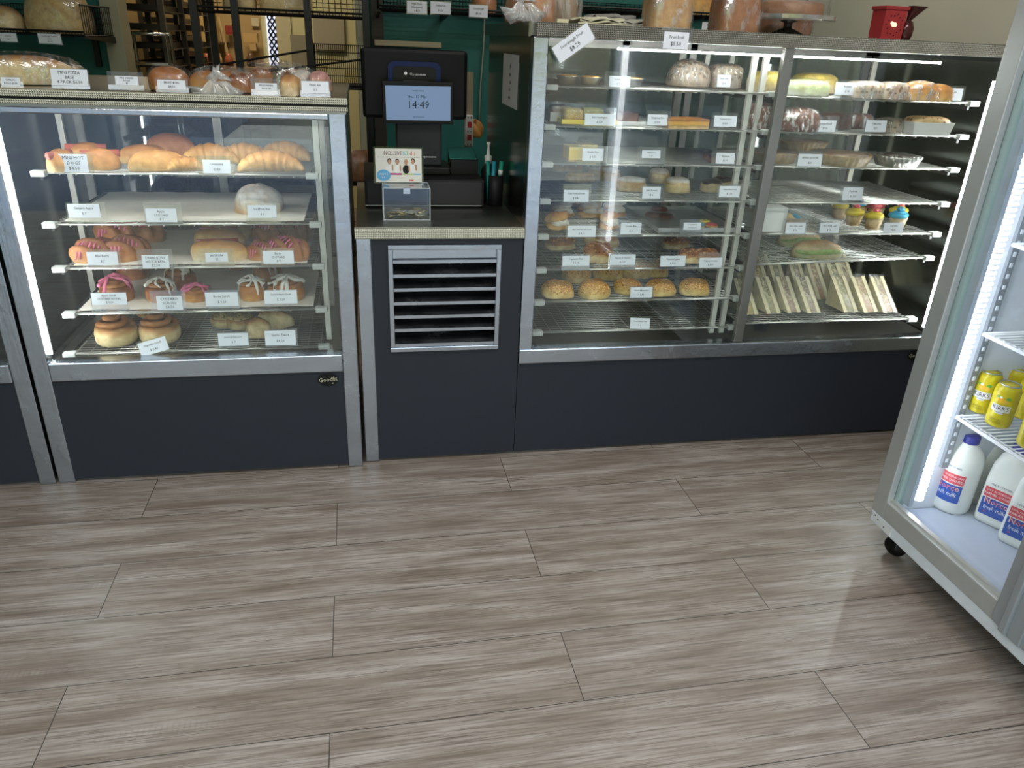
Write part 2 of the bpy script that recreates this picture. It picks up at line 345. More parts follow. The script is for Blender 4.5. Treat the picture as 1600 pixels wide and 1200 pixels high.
# wire heating grille slats seen in the roof of the cabinet
# neighbour cabinet on the far left
c0 = thing('display_cabinet', 'cabinet cut off by the left picture edge, tall stainless post beside the pastry cabinet', 'display cabinet', (-1.6, 2.366, 0))
box('front_panel', NAVY, c0, -2.05, -1.112, Y1 + .004, Y1 + .03, .012, .372); body_shell(c0, -2.08, -1.07)
for x0, x1 in ((-1.112, -1.062), (-2.10, -2.05)): box('corner_post', STEEL, c0, x0, x1, Y1, Y1 + .045, 0, 1.2, .003)
box('lower_rail', STEEL, c0, -2.05, -1.112, Y1 - .004, Y1 + .05, .375, .438, .004)
box('top', STEEL_D, c0, -2.1, -1.062, Y1, YB, 1.197, 1.228); box('top_edge', EMB, c0, -2.1, -1.06, Y1 - .004, Y1 + .03, 1.2045, 1.240)
box('glass_front', GLASS, c0, -2.05, -1.112, Y1 + .008, Y1 + .013, .438, 1.19)
box('side_panel', GLASS, c0, -1.075, -1.068, Y1 + .045, YB, .42, 1.197)
for z in (.574, .722, .859, 1.01): wire_shelf(c0, -2.02, -1.14, 2.44, 2.93, z, 14)
box('rear_glass', TINT, c0, -2.08, -1.08, YB - .03, YB - .025, .44, 1.19)

# till counter + tall cabinet
Y2, YB2 = 2.386, 3.235
rc = thing('till_counter', 'slate blue till counter with a louvred vent and embossed steel worktop edge', 'counter', (.23, Y2, 0))
fp = MB(); fp.box(.008, .505, Y2 + .004, Y2 + .03, .012, .43).box(.008, .06, Y2 + .004, Y2 + .03, .43, .803).box(.432, .505, Y2 + .004, Y2 + .03, .43, .803).box(.008, .505, Y2 + .004, Y2 + .03, .803, .825)
fp.build('front_panel', NAVY, rc)
box('corner_post', STEEL, rc, -.040, .008, Y2, Y2 + .04, .005, .825, .003)
box('worktop', STEEL_D, rc, -.036, .5065, Y2 + .02, YB2 - .02, .836, .855)
box('worktop_edge', EMB, rc, -.042, .5065, Y2 - .008, Y2 + .02, .824, .856, .002)
box('base', DARKIN, rc, -.03, .5, Y2 + .2, YB2, .012, .82)
vf = MB(); x0, x1, z0, z1 = .06, .432, .432, .803; t = .016
vf.box(x0, x1, Y2 - .006, Y2 + .02, z1 - t, z1).box(x0, x1, Y2 - .006, Y2 + .02, z0, z0 + t).box(x0, x0 + t, Y2 - .006, Y2 + .02, z0 + t, z1 - t).box(x1 - t, x1, Y2 - .006, Y2 + .02, z0 + t, z1 - t)
vn = vf.build('vent_frame', STEEL, rc, bevel=.002)
for i in range(7):
    z = .747 - i * .0475
    if i == 6: z = .455
    MB().prism([(x0 + t, z - .006), (x1 - t, z - .006), (x1 - t, z + .005), (x0 + t, z + .005)], Y2 + .0, Y2 + .004).add(
        [(x0 + t, Y2 + .002, z + .004), (x1 - t, Y2 + .002, z + .004), (x1 - t, Y2 + .045, z + .028), (x0 + t, Y2 + .045, z + .028), (x0 + t, Y2 + .002, z + .002), (x1 - t, Y2 + .002, z + .002), (x1 - t, Y2 + .045, z + .026), (x0 + t, Y2 + .045, z + .026)],
        [(0, 1, 2, 3), (4, 7, 6, 5), (0, 4, 5, 1), (2, 6, 7, 3), (0, 3, 7, 4), (1, 5, 6, 2)]).build('louvre', STEEL, vn)
box('vent_tray', STEEL, vn, x0 + t, x1 - t, Y2 + .006, Y2 + .01, .757, z1 - t)
box('vent_cavity', BLACK, rc, x0, x1, Y2 + .09, Y2 + .1, z0, z1)

c2 = thing('display_cabinet', 'tall double bay glass display cabinet with eight wire shelves, right of the till', 'display cabinet', (1.35, Y2, 0))
X0, XE = .507, 2.20
box('front_panel', NAVY, c2, .507, XE, Y2 + .004, Y2 + .03, .012, .372)
box('base', DARKIN, c2, .52, XE - .01, Y2 + .035, YB2, .012, .405)
box('lower_rail', STEEL, c2, .507, XE, Y2 - .006, Y2 + .05, .372, .426, .004)
box('corner_post', STEEL, c2, .507, .553, Y2 - .003, Y2 + .045, .426, 1.428, .003)
box('corner_post', STEEL, c2, XE - .05, XE, Y2 - .003, Y2 + .045, .426, 1.428, .003)
SIDE = steel('side_stainless', (.20, .19, .155), .22, .5, .02)
box('side_panel', SIDE, c2, .507, .515, Y2 + .045, YB2, .40, 1.43)
box('side_panel', SIDEIN, c2, XE - .012, XE, Y2 + .045, YB2, .40, 1.43)
box('deck', STEEL_D, c2, .52, XE - .02, Y2 + .05, YB2 - .03, .405, .415)
box('top', STEEL_D, c2, .495, XE, Y2 + .02, YB2 + .01, 1.432, 1.466)
box('top_edge', EMB2, c2, .512, XE + .003, Y2 - .012, Y2 + .02, 1.428, 1.468, .002)
box('top_side_edge', SIDE, c2, .488, .495, Y2 - .012, YB2 + .01, 1.428, 1.468)
box('glass_front', GLASS, c2, .553, 1.325, Y2 + .012, Y2 + .017, .426, 1.415)
box('glass_front', GLASS, c2, 1.36, XE - .05, Y2 + .012, Y2 + .017, .426, 1.415)
box('divider_post', STEEL_D, c2, 1.322, 1.357, Y2 + .0, Y2 + .02, .426, 1.428, .002)
box('divider_glass', GLASS, c2, 1.337, 1.342, Y2 + .02, 2.97, .42, 1.42)
bd = MB()
for a, b in ((.52, .55), (1.05, 1.08), (1.3, 1.33), (1.345, 1.375), (1.76, 1.79), (XE - .045, XE - .015)): bd.box(a, b, YB2 - .04, YB2 - .01, .42, 1.43)
bd.box(.52, XE - .015, YB2 - .04, YB2 - .01, .42, .45).box(.52, XE - .015, YB2 - .04, YB2 - .01, 1.40, 1.43)
bd.build('rear_door_frame', STEEL_D, c2)
for a, b in ((.55, 1.05), (1.08, 1.3), (1.375, 1.76), (1.79, XE - .045)): box('rear_glass', TINT2, c2, a, b, YB2 - .03, YB2 - .025, .45, 1.40)
for x, y in ((1.262, 2.455), (1.302, 2.455), (.60, 2.86), (1.285, 2.88), (1.385, 2.88), ): standard(c2, x, y, .44, 1.40)
for x, y in ((W(1482, 110, Y=2.80).x, 2.80), (W(1366, 110, Y=3.05).x, 3.05)): standard(c2, x, y, .44, 1.40, .022, plain('dull_standard', (.60, .58, .50), .45, .1))
led_strip(c2, (.60, Y2 + .03, 1.404), (2.09, Y2 + .03, 1.404), LED, .0032, 1)
led_strip(c2, (2.138, 2.412, .455), (2.138, 2.412, 1.355), LED, .0085, 90)
box('led_channel', STEEL, c2, 2.146, 2.152, 2.40, 2.425, .45, 1.37)
C2L = [1.290, 1.171, 1.055, .936, .817, .699, .582, .468]
C2R = [1.282, 1.170, 1.056, .933, .821, .709, .482]
for z in C2L: wire_shelf(c2, .595, 1.325, 2.44, 2.88, z, 22)
for i, z in enumerate(C2R): wire_shelf(c2, 1.375, 2.085 if i else 2.09, 2.44, 2.88, z, 22, dz=.02 if i == 5 else 0)
badge(c2, 2.115, Y2 + .001, .345)

# ------------------------------------------------------------------ drinks fridge (faces left)
fr = thing('drinks_fridge', 'white glass door fridge on castors with milk and cans, at right edge', 'fridge', (1.85, .77, 0))
FX, FB, FY0, FY1 = 1.53, 2.2, -.02, 1.70
FW = plain('fridge_white', (.70, .74, .80), .35); FI = plain('fridge_inner', (.50, .56, .68), .3)
ALU = plain('brushed_aluminium', (.52, .54, .54), .4, .5); GASK = BLACK
box('plinth', FW, fr, FX - .02, FB, FY0, FY1, .098, .137, .004)
MB().box(FX, FB, FY0 + .04, FY1 - .04, .137, .152).build('floor_panel', FI, fr)
box('side_wall', FW, fr, FX, FB, FY1 - .035, FY1, .137, 1.98, .004); box('side_wall', FW, fr, FX, FB, FY0, FY0 + .035, .137, 1.98, .004)
box('rear_wall', FI, fr, FB - .04, FB, FY0 + .035, FY1 - .035, .152, 1.95)
box('roof', FW, fr, FX, FB, FY0, FY1, 1.95, 2.0)
box('header_panel', FW, fr, FX - .03, FX, FY0, FY1, 1.74, 1.98)
fm = MB(); fm.box(FX - .022, FX, FY1 - .052, FY1 + .003, .137, 1.74).box(FX - .022, FX, FY0, FY0 + .052, .137, 1.74).box(FX - .022, FX, FY0 + .052, FY1 - .052, .137, .195)
fm.build('frame', ALU, fr, bevel=.003)
rl = MB(); rl.box(FX - .012, FX + .004, FY0 + .052, FY1 - .052, .195, .203); rl.build('sliding_track', plain('track', (.75, .75, .72), .3, .8), fr)
tk = MB()
for i in range(3): tk.box(FX + .004 + i * .010, FX + .009 + i * .010, FY0 + .04, FY1 - .04, .152, .196 - i * .008)
tk.build('gasket', GASK, fr)
d1 = MB().box(FX + .010, FX + .015, 1.19, FY1 - .045, .195, 1.74).build('sliding_door', GLASS, fr)
MB().box(FX + .004, FX + .026, FY1 - .062, FY1 - .045, .185, 1.74).build('door_edge', plain('door_edge_tint', (.38, .50, .50), .25), d1)
d2 = MB().box(FX - .012, FX - .007, FY0 + .05, 1.14, .17, 1.74).build('sliding_door', GLASS, fr)
st = MB(); st.box(FX - .035, FX - .004, 1.160, 1.200, .150, 1.74).box(FX - .045, FX - .02, 1.146, 1.166, .145, 1.74).box(FX - .035, FX - .004, 1.108, 1.148, .14, 1.74).box(FX - .03, FX - .004, FY0 + .04, 1.12, .14, .2)
st.build('door_stile', plain('stile_grey', (.36, .39, .42), .35, .4), d2, bevel=.003)
# interior lamp, far side front corner
LIL = plain('lamp_lilac', (.55, .58, .80), .3)
lp = MB().lathe([(.015, 0), (.015, 1.36)], (FX + .055, FY1 - .075, .215), 14).build('lamp_tube', LIL, fr, smooth=True)
rg = MB(); l2 = MB().lathe([(.017, 0), (.017, 1.36)], (FX + .055, FY0 + .075, .215), 14)
for i in range(92): l2.lathe([(.0172, 0), (.0215, .004), (.0172, .008)], (FX + .055, FY0 + .075, .218 + i * .0148), 10)
l2.build('lamp_tube', LEDF, fr, smooth=True)
for i in range(92): rg.lathe([(.0155, 0), (.0185, .003), (.0185, .006), (.0155, .009)], (FX + .055, FY1 - .075, .218 + i * .0148), 14)
rg.build('lamp_rib', LEDF, lp, smooth=True)
box('lamp_housing', FI, fr, FX + .02, FX + .034, FY1 - .09, FY1 - .045, .20, 1.6)
sl = MB()
for i in range(120): sl.box(FX + .094, FX + .112, FY1 - .0365, FY1 - .035, .3 + i * .011, .3055 + i * .011)
sl.build('vent_slots', plain('vent_slot_blue', (.10, .12, .28), .5), fr)
for x in (FX + .135, FX + .56):
    s = MB().box(x, x + .022, FY1 - .046, FY1 - .035, .30, 1.7).build('slotted_standard', plain('grey_standard', (.33, .36, .38), .35, .5), fr)
    h = MB()
    for i in range(40): h.box(x + .007, x + .015, FY1 - .0475, FY1 - .046, .32 + i * .03, .332 + i * .03)
    h.build('slots', FW, s)
for z in (.487, .742, .99, 1.24, 1.49):
    mb = MB(); xa, xb, ya, yb = 1.642, 2.13, FY0 + .05, 1.636
    n = 92
    for i in range(n):
        y = ya + (yb - ya) * i / (n - 1); mb.bar((xa, y, z), (xb, y, z), .0019, 5)
    mb.bar((xa, ya, z - .004), (xa, yb, z - .004), .005, 8); mb.bar((xb, ya, z), (xb, yb, z), .004); mb.bar((xa, yb, z - .002), (xb, yb, z - .002), .0035); mb.bar((xa + .02, ya, z - .005), (xa + .02, yb, z - .005), .002)
    mb.build('shelf', plain('white_wire', (.78, .80, .84), .35), fr, smooth=True)
for x, y in ((FX + .05, FY1 - .06), (FB - .06, FY1 - .06), (FX + .05, FY0 + .06), (FB - .06, FY0 + .06)):
    c = MB(); n0 = 0
    c.lathe([(.0, -.011), (.030, -.011), (.034, -.007), (.034, .007), (.030, .011), (0, .011)], (0, 0, 0), 20)
    c.mapv(lambda v: (x + v.x * .5 + v.z * .86, y - v.x * .86 + v.z * .5, .0345 + v.y))
    k = c.build('castor', BLACK, fr, smooth=True)
    MB().box(x - .02, x + .02, y - .02, y + .02, .07, .098).box(x - .014, x + .014, y + .012, y + .018, .03, .075).box(x - .014, x + .014, y - .018, y - .012, .03, .075).build('fork', plain('castor_fork', (.08, .08, .085), .4, .5), k)
bp = MB().box(FX - .0225, FX - .0205, FY1 - .10, FY1 - .005, .104, .134).build('bracket_plate', WHITE_P, fr)
hs = MB()
for yy, zz in ((1.66, .122), (1.63, .116), (1.675, .128)): hs.box(FX - .0235, FX - .0225, yy, yy + .004, zz - .002, zz + .002)
hs.build('screw_hole', BLACK, bp)
# ------------------------------------------------------------------ bakery materials
def bread(name, top, side, bottom, z1=.35, z2=.75, speck=None, bmp=.5, rough=.5, nscale=40):
    g = G(name); z = g.sep(g.coord('Generated'))[2]; n = g.noise(g.coord(), nscale, 5, .6); n2 = g.noise(g.coord(), nscale * .3, 2)
    f = g.math('ADD', z, g.math('MULTIPLY', g.math('SUBTRACT', n2, .5), .8))
    c = g.ramp(f, [(0., bottom), (z1, side), (z2, top), (1., tuple(x * .62 for x in top))])
    c = g.mix(g.math('MULTIPLY', g.math('SUBTRACT', n, .38, clamp=True), 1.9, clamp=True), c, tuple(x * y for x, y in zip(side, (.55, .42, .32))))
    if speck:
        for sc_, th, cc in speck:
            v = g.node('ShaderNodeTexVoronoi'); g.link(g.coord(), v.inputs['Vector']); v.inputs['Scale'].default_value = sc_
            k = g.math('MULTIPLY', g.math('LESS_THAN', v.outputs['Distance'], th), g.math('GREATER_THAN', z, .35))
            c = g.mix(k, c, cc)
    g.bump(g.math('ADD', n, g.math('MULTIPLY', n2, .8)), bmp, .007); return g.set(c, rough, 0, spec=.4)
GOLD = bread('golden_crust', (.48, .19, .045), (.64, .33, .10), (.72, .52, .26))
CROI = bread('croissant_crust', (.56, .26, .065), (.76, .44, .14), (.78, .56, .27))
PALE = bread('pale_dough', (.50, .24, .09), (.80, .64, .34), (.82, .70, .44), .62, .85)
JAMB = bread('milk_bun', (.52, .24, .08), (.74, .50, .22), (.82, .74, .56), .5, .78)
BROWN = bread('brown_bun', (.30, .10, .035), (.50, .21, .07), (.60, .36, .16))
CINN = bread('cinnamon_swirl', (.36, .14, .045), (.44, .19, .06), (.16, .05, .03), bmp=.8)
SPIN = bread('spinach_swirl', (.48, .36, .15), (.60, .47, .22), (.12, .13, .05), speck=[(90, .3, (.09, .12, .04))])
SUGAR = bread('sugar_dusted', (.86, .84, .82), (.80, .66, .48), (.66, .38, .16), .3, .55, bmp=.4)
CHEESE = bread('cheese_roll', (.62, .30, .08), (.84, .62, .24), (.84, .70, .40), .35, .7, speck=[(120, .33, (.42, .15, .05)), (150, .3, (.88, .64, .24))], bmp=1.)
PIZZA = bread('pizza_topping', (.36, .13, .05), (.55, .26, .09), (.78, .56, .28), .3, .5, speck=[(80, .35, (.70, .36, .1)), (110, .3, (.16, .05, .03))], bmp=1.)
PINK = plain('pink_icing', (.80, .20, .36), .25, var=.2); WICE = plain('white_icing', (.85, .82, .78), .3)
FOIL = plain('foil', (.75, .75, .74), .3, .95); YEL = plain('yellow_icing', (.85, .68, .08), .35); BLUEI = plain('blue_icing', (.05, .38, .62), .35); REDI = plain('coral_icing', (.80, .16, .18), .35)
SPONGE = bread('sponge', (.70, .48, .22), (.78, .58, .3), (.72, .5, .25)); CHOC = plain('chocolate', (.045, .02, .012), .3, var=.3)
DCAKE = bread('dark_cake', (.16, .055, .03), (.20, .08, .05), (.14, .06, .04)); PAPERW = plain('white_paper', (.80, .80, .80), .6); CARD = plain('card_white', (.78, .81, .90), .55, var=.02)
INK = plain('black_ink', (.015, .015, .02), .5)
def film(name, amt=.35, scale=60, tint=(.98, .98, .98)):
    g = G(name); n = g.noise(g.coord(scale=(1, 1, .45)), scale, 4, .7)
    bpn = g.node('ShaderNodeBump'); g.link(n, bpn.inputs['Height']); bpn.inputs['Strength'].default_value = 1.; bpn.inputs['Distance'].default_value = .008
    tr_ = g.node('ShaderNodeBsdfTransparent'); tr_.inputs[0].default_value = (*tint, 1)
    gl = g.node('ShaderNodeBsdfGlossy'); gl.inputs['Roughness'].default_value = .12; g.link(bpn.outputs[0], gl.inputs['Normal'])
    df = g.node('ShaderNodeBsdfDiffuse'); df.inputs[0].default_value = (.85, .85, .84, 1)
    mm = g.node('ShaderNodeMixShader'); mm.inputs[0].default_value = .28; g.link(gl.outputs[0], mm.inputs[1]); g.link(df.outputs[0], mm.inputs[2])
    mx = g.node('ShaderNodeMixShader'); g.link(g.math('ADD', .05, g.math('MULTIPLY', g.math('SUBTRACT', n, .50, clamp=True), amt * 8., clamp=True)), mx.inputs[0])
    g.link(tr_.outputs[0], mx.inputs[1]); g.link(mm.outputs[0], mx.inputs[2]); g.link(mx.outputs[0], g.out.inputs[0]); return g.m
WRAP = film('cling_wrap', 1.0, 75); BAG = film('plastic_bag', .42, 25); CLEARP = film('clear_pack', .14, 30)

# ------------------------------------------------------------------ shape builders (local, base at z=0)
def sq(p, amp=0., fr=3, ph=0.):
    def fn(th, phi, v):
        k = (abs(v.x) ** p + abs(v.y) ** p + abs(v.z) ** p) ** (-1 / p)
        return k * (1 + amp * math.sin(fr * th + ph + 3 * phi))
    return fn
def good(name, label, cat, loc, rot, parts, group=None):
    """parts: (name, MB, mat, smooth); one part -> a single tagged mesh"""
    if len(parts) == 1:
        n, mb, mt, sm = parts[0]; o = mb.build(name, mt, None, smooth=sm)
    else:
        o = bpy.data.objects.new(name, None); o.empty_display_size = .03; col.objects.link(o)
        for n, mb, mt, sm in parts: mb.build(n, mt, o, smooth=sm, world=False)
    o.location = loc; o.rotation_euler = (0, 0, rot); return tag(o, label, cat, group)
def roll_mb(L, w_, h, amp=.03, p=2.4, nu=28, flat=.3, seed=None):
    seed = random.random() * 6 if seed is None else seed
    return MB().blob((0, 0, 0), L / 2, w_ / 2, h / (1 + flat), sq(p, amp, 3, seed), nu, 16, flat)
def drizzle(L, w_, z, n=7, r=.0022, jit=.3, drop=.5):
    mb = MB(); pts = []
    for i in range(n * 6 + 1):
        t = i / (n * 6); u = 2 * t - 1; v = math.sin(t * n * PI * 2 / 2) * .85
        k = max(0., 1 - u * u * .8 - v * v * drop); pts.append((u * L / 2 * .8 + random.uniform(-1, 1) * .001, v * w_ / 2, z * (.55 + .45 * k) + .001))
    return mb.tube(pts, [r * random.uniform(.7, 1.5) for _ in pts], 6)
def croissant_mb(L, r):
    mb = MB(); pts = []; rr = []; N = 44
    for i in range(N + 1):
        t = i / N; a = (t - .5) * 2.0; x = math.sin(a) * L / 2 / math.sin(1.); y = -(1 - math.cos(a)) * L * .42
        k = math.sin(PI * min(.985, max(.015, t))) ** .62; rid = .84 + .2 * (1 - ((abs(t - .5) * 9) % 1.))
        pts.append((x, y, r * k * .82)); rr.append(max(.004, r * k * rid))
    return mb.tube(pts, rr, 16)
def scroll_parts(R, h, coil=CINN, base=PALE, ice=None, turns=2.6, lift=.35):
    b = MB().lathe([(0, 0), (R * .86, 0), (R * .98, h * .15), (R, h * .42), (R * .93, h * .68), (R * .80, h * .74), (0, h * .70)], (0, 0, 0), 28)
    sd = random.random() * 6
    b.mapv(lambda v: (v.x * (1 + .05 * math.sin(3 * math.atan2(v.y, v.x) + sd)), v.y * (1 + .04 * math.cos(2 * math.atan2(v.y, v.x) + sd)), v.z))
    s = MB(); pts = []; N = int(turns * 22)
    for i in range(N + 1):
        t = i / N; a = t * turns * 2 * PI + sd; r = R * (.83 - .78 * t); pts.append((r * math.cos(a), r * math.sin(a), h * (.70 + lift * t + .03 * math.sin(a * 2))))
    s.tube(pts, [R * .17 * (1 - .25 * i / N) for i in range(N + 1)], 8)
    p = [('bun', b, base, True), ('swirl', s, coil, True)]
    if ice: p.append(('icing', ice_mb(R, h, lift), ice, True))
    return p
def ice_mb(R, h, lift=.3, n=6):
    mb = MB()
    for k in range(n):
        a = random.uniform(0, PI); off = random.uniform(-.5, .5) * R; pts = []
        for i in range(13):
            t = i / 12 * 2 - 1; x = t * R * .95; y = off + math.sin(t * 5 + k) * R * .12; rr = min(1, math.hypot(x, y) / R)
            z = h * (.70 + lift * (1 - rr)) + R * .17 - (h * .45 * max(0, rr - .85) / .15 if k % 2 else 0) + .001
            pts.append((x * math.cos(a) - y * math.sin(a), x * math.sin(a) + y * math.cos(a), z))
        mb.tube(pts, [R * .075 * random.uniform(.6, 1.9) for _ in pts], 6)
    return mb
def danish_parts(L, w_, h, ice=PINK, base=BROWN):
    sd = random.random() * 6
    def fn(th, phi, v): return sq(2.2)(th, phi, v) * (1 + .22 * math.sin(v.x * 8 + v.y * 7 + sd) * max(0, v.z + .3))
    b = MB().blob((0, 0, 0), L / 2, w_ / 2, h / 1.3, fn, 40, 22, .3)
    i = MB()
    for k in range(7):
        o = -.75 + 1.5 * k / 6; pts = []
        for j in range(11):
            t = j / 10 * 2 - 1; x = (o * .8 + t * .28) * L / 2; y = t * w_ / 2 * .8
            zz = max(0., 1 - (2 * x / L) ** 2 - (2 * y / w_) ** 2) ** .5; pts.append((x, y, h * (.25 + .80 * zz) + .001))
        i.tube(pts, [w_ * .022 * random.uniform(.8, 2.) for _ in pts], 6)
    return [('pastry', b, base, True), ('icing', i, ice, True)]
def flip(m_): return m_
def ticket(x0, y0, x1, y1, lines, Y=2.428, hold=None, where='', lean=.12, roll=0., hand=False, dim=False, W_=W, lab=None):
    """a price card in its clear holder; card rectangle in photo pixels on the shelf-front plane Y"""
    a = W((x0 + x1) / 2, (y0 + y1) / 2, Y=Y); wd = wid(x0, x1, (y0 + y1) / 2, Y); ht = W((x0 + x1) / 2, y0, Y=Y).z - W((x0 + x1) / 2, y1, Y=Y).z
    if roll: wd, ht = hold if isinstance(hold, tuple) and len(hold) == 2 else (.085, .05)
    M3 = face_m(a, lean, 0, roll)
    name = ' '.join(lines)
    root = thing('price_card', lab or ' '.join(f'price card {where} reading {name}'.split()[:16]), 'price card', a, 'price cards in clear holders')
    sheet(MB(), M3, wd, ht).build('card', CARD, root)
    n = len(lines); ls = []
    L = max(len(t) for t in lines)
    for i, t in enumerate(lines):
        size = min(ht / (n + .6) * .98, wd / max(3, len(t)) * 1.55); size = min(size, ht * (.34 if hand else .24))
        ls.append((t, size, 0, ht * (.5 - (i + .75) / (n + .5)) , .95))
    text(root, ls, M3 @ Matrix.Translation((0, 0, .0006)), INK)
    if hold and not roll:
        hx0, hy0, hx1, hy1 = hold
        h = W((hx0 + hx1) / 2, (hy0 + hy1) / 2, Y=Y); hw = wid(hx0, hx1, (hy0 + hy1) / 2, Y); hh = W(hx0, hy0, Y=Y).z - W(hx0, hy1, Y=Y).z
    else: h, hw, hh = a, wd + .006, ht + .008
    H3 = face_m(h + Vector((0, .0015, 0)), lean, 0, roll)
    sheet(MB(), H3, hw, hh, .0012).build('holder', ACRYL, root)
    ft = MB().box(-hw / 2, hw / 2, -.001, .02, -.0012, 0)
    if not roll: ft.mapv(lambda v: H3 @ Vector((v.x, -hh / 2, 0)) + Vector((0, v.y, v.z + .001))); ft.build('holder_foot', ACRYL, root)
    return root
# ------------------------------------------------------------------ price cards
T = 'in the pastry cabinet'
SH1 = ['on its top shelf', 'on its second shelf', 'on its third shelf', 'on its fourth shelf', 'on its bottom shelf']
for a in [((93, 241, 137, 269), (82, 238, 145, 271), ['MINI HOT', 'DOGS', '$4.50'], 1), ((317, 250, 360, 271), (308, 244, 366, 272), ['Croissants', '$3.50'], 0),
          ((106, 319, 156, 340), (104, 317, 166, 350), ['Custard Apple', '$ 7'], 0), ((228, 326, 276, 347), (225, 318, 284, 350), ['Apple', 'CUSTARD', '$ 7'], 0), ((387, 321, 432, 340), (384, 318, 438, 350), ['Iced Fruit Bun', '$ 6'], 0),
          ((136, 394, 184, 414), (136, 390, 188, 418), ['Blue Berry', '$ 7'], 0), ((222, 399, 264, 419), (214, 390, 270, 419), ['UNFRUITED', 'HOT X BUN', '$2.50'], 1), ((321, 395, 356, 409), (312, 389, 366, 416), ['JAM BUN', '$2'], 1), ((411, 392, 459, 412), (407, 388, 460, 415), ['Berry', 'CUSTARD', '$ 7'], 0),
          ((143, 458, 198, 476), (142, 457, 199, 486), ['Apple Scroll', 'CUSTARD ROYAL', '$ 3.20'], 0), ((245, 463, 285, 484), (235, 455, 290, 486), ['CUSTARD', 'SCROLL', '$3.50'], 1), ((321, 457, 372, 478), (320, 454, 374, 482), ['Berry Scroll', '$ 3.20'], 0), ((413, 454, 464, 474), (413, 453, 465, 478), ['Custard Apple Scroll', '$ 3.20'], 0),
          ((341, 521, 388, 540), (339, 519, 390, 543), ['Spinach & Fetta scroll', '$ 7'], 0), ((414, 517, 462, 539), (414, 515, 465, 541), ['Garlic Twist', '$4.20'], 0)]:
    ticket(*a[0], a[2], hold=a[1], hand=a[3], where=T)
ticket(217, 531, 262, 552, ['Vegemite Scroll', '$ 3.80'], hold=(.088, .044), roll=.26, lean=.3, Y=2.42, where='tilted on the bottom shelf')
for a in [((2, 121, 31, 134), (0, 118, 35, 137), ['GARLIC', 'ROLLS $6.00'], 1), ((80, 108, 137, 134), (79, 107, 139, 139), ['MINI PIZZA', 'BASE', '4 PACK $6.00'], 1), ((180, 119, 216, 133), (168, 112, 224, 141), ['MINI DINNER', 'ROLLS', '$5'], 1),
          ((246, 125, 290, 140), (243, 122, 294, 145), ['FRUIT BUN', '$4.50'], 1), ((399, 130, 433, 142), (392, 122, 440, 150), ['MINI DINNER', 'PACK $4'], 1), ((471, 127, 514, 146), (469, 125, 516, 152), ['Finger Bun', '$ 3'], 0)]:
    ticket(*a[0], a[2], hold=a[1], hand=a[3], Y=2.40, where='on top of the pastry cabinet', lean=.2)
T2 = 'in the tall cabinet left bay'; T3 = 'in the tall cabinet right bay'
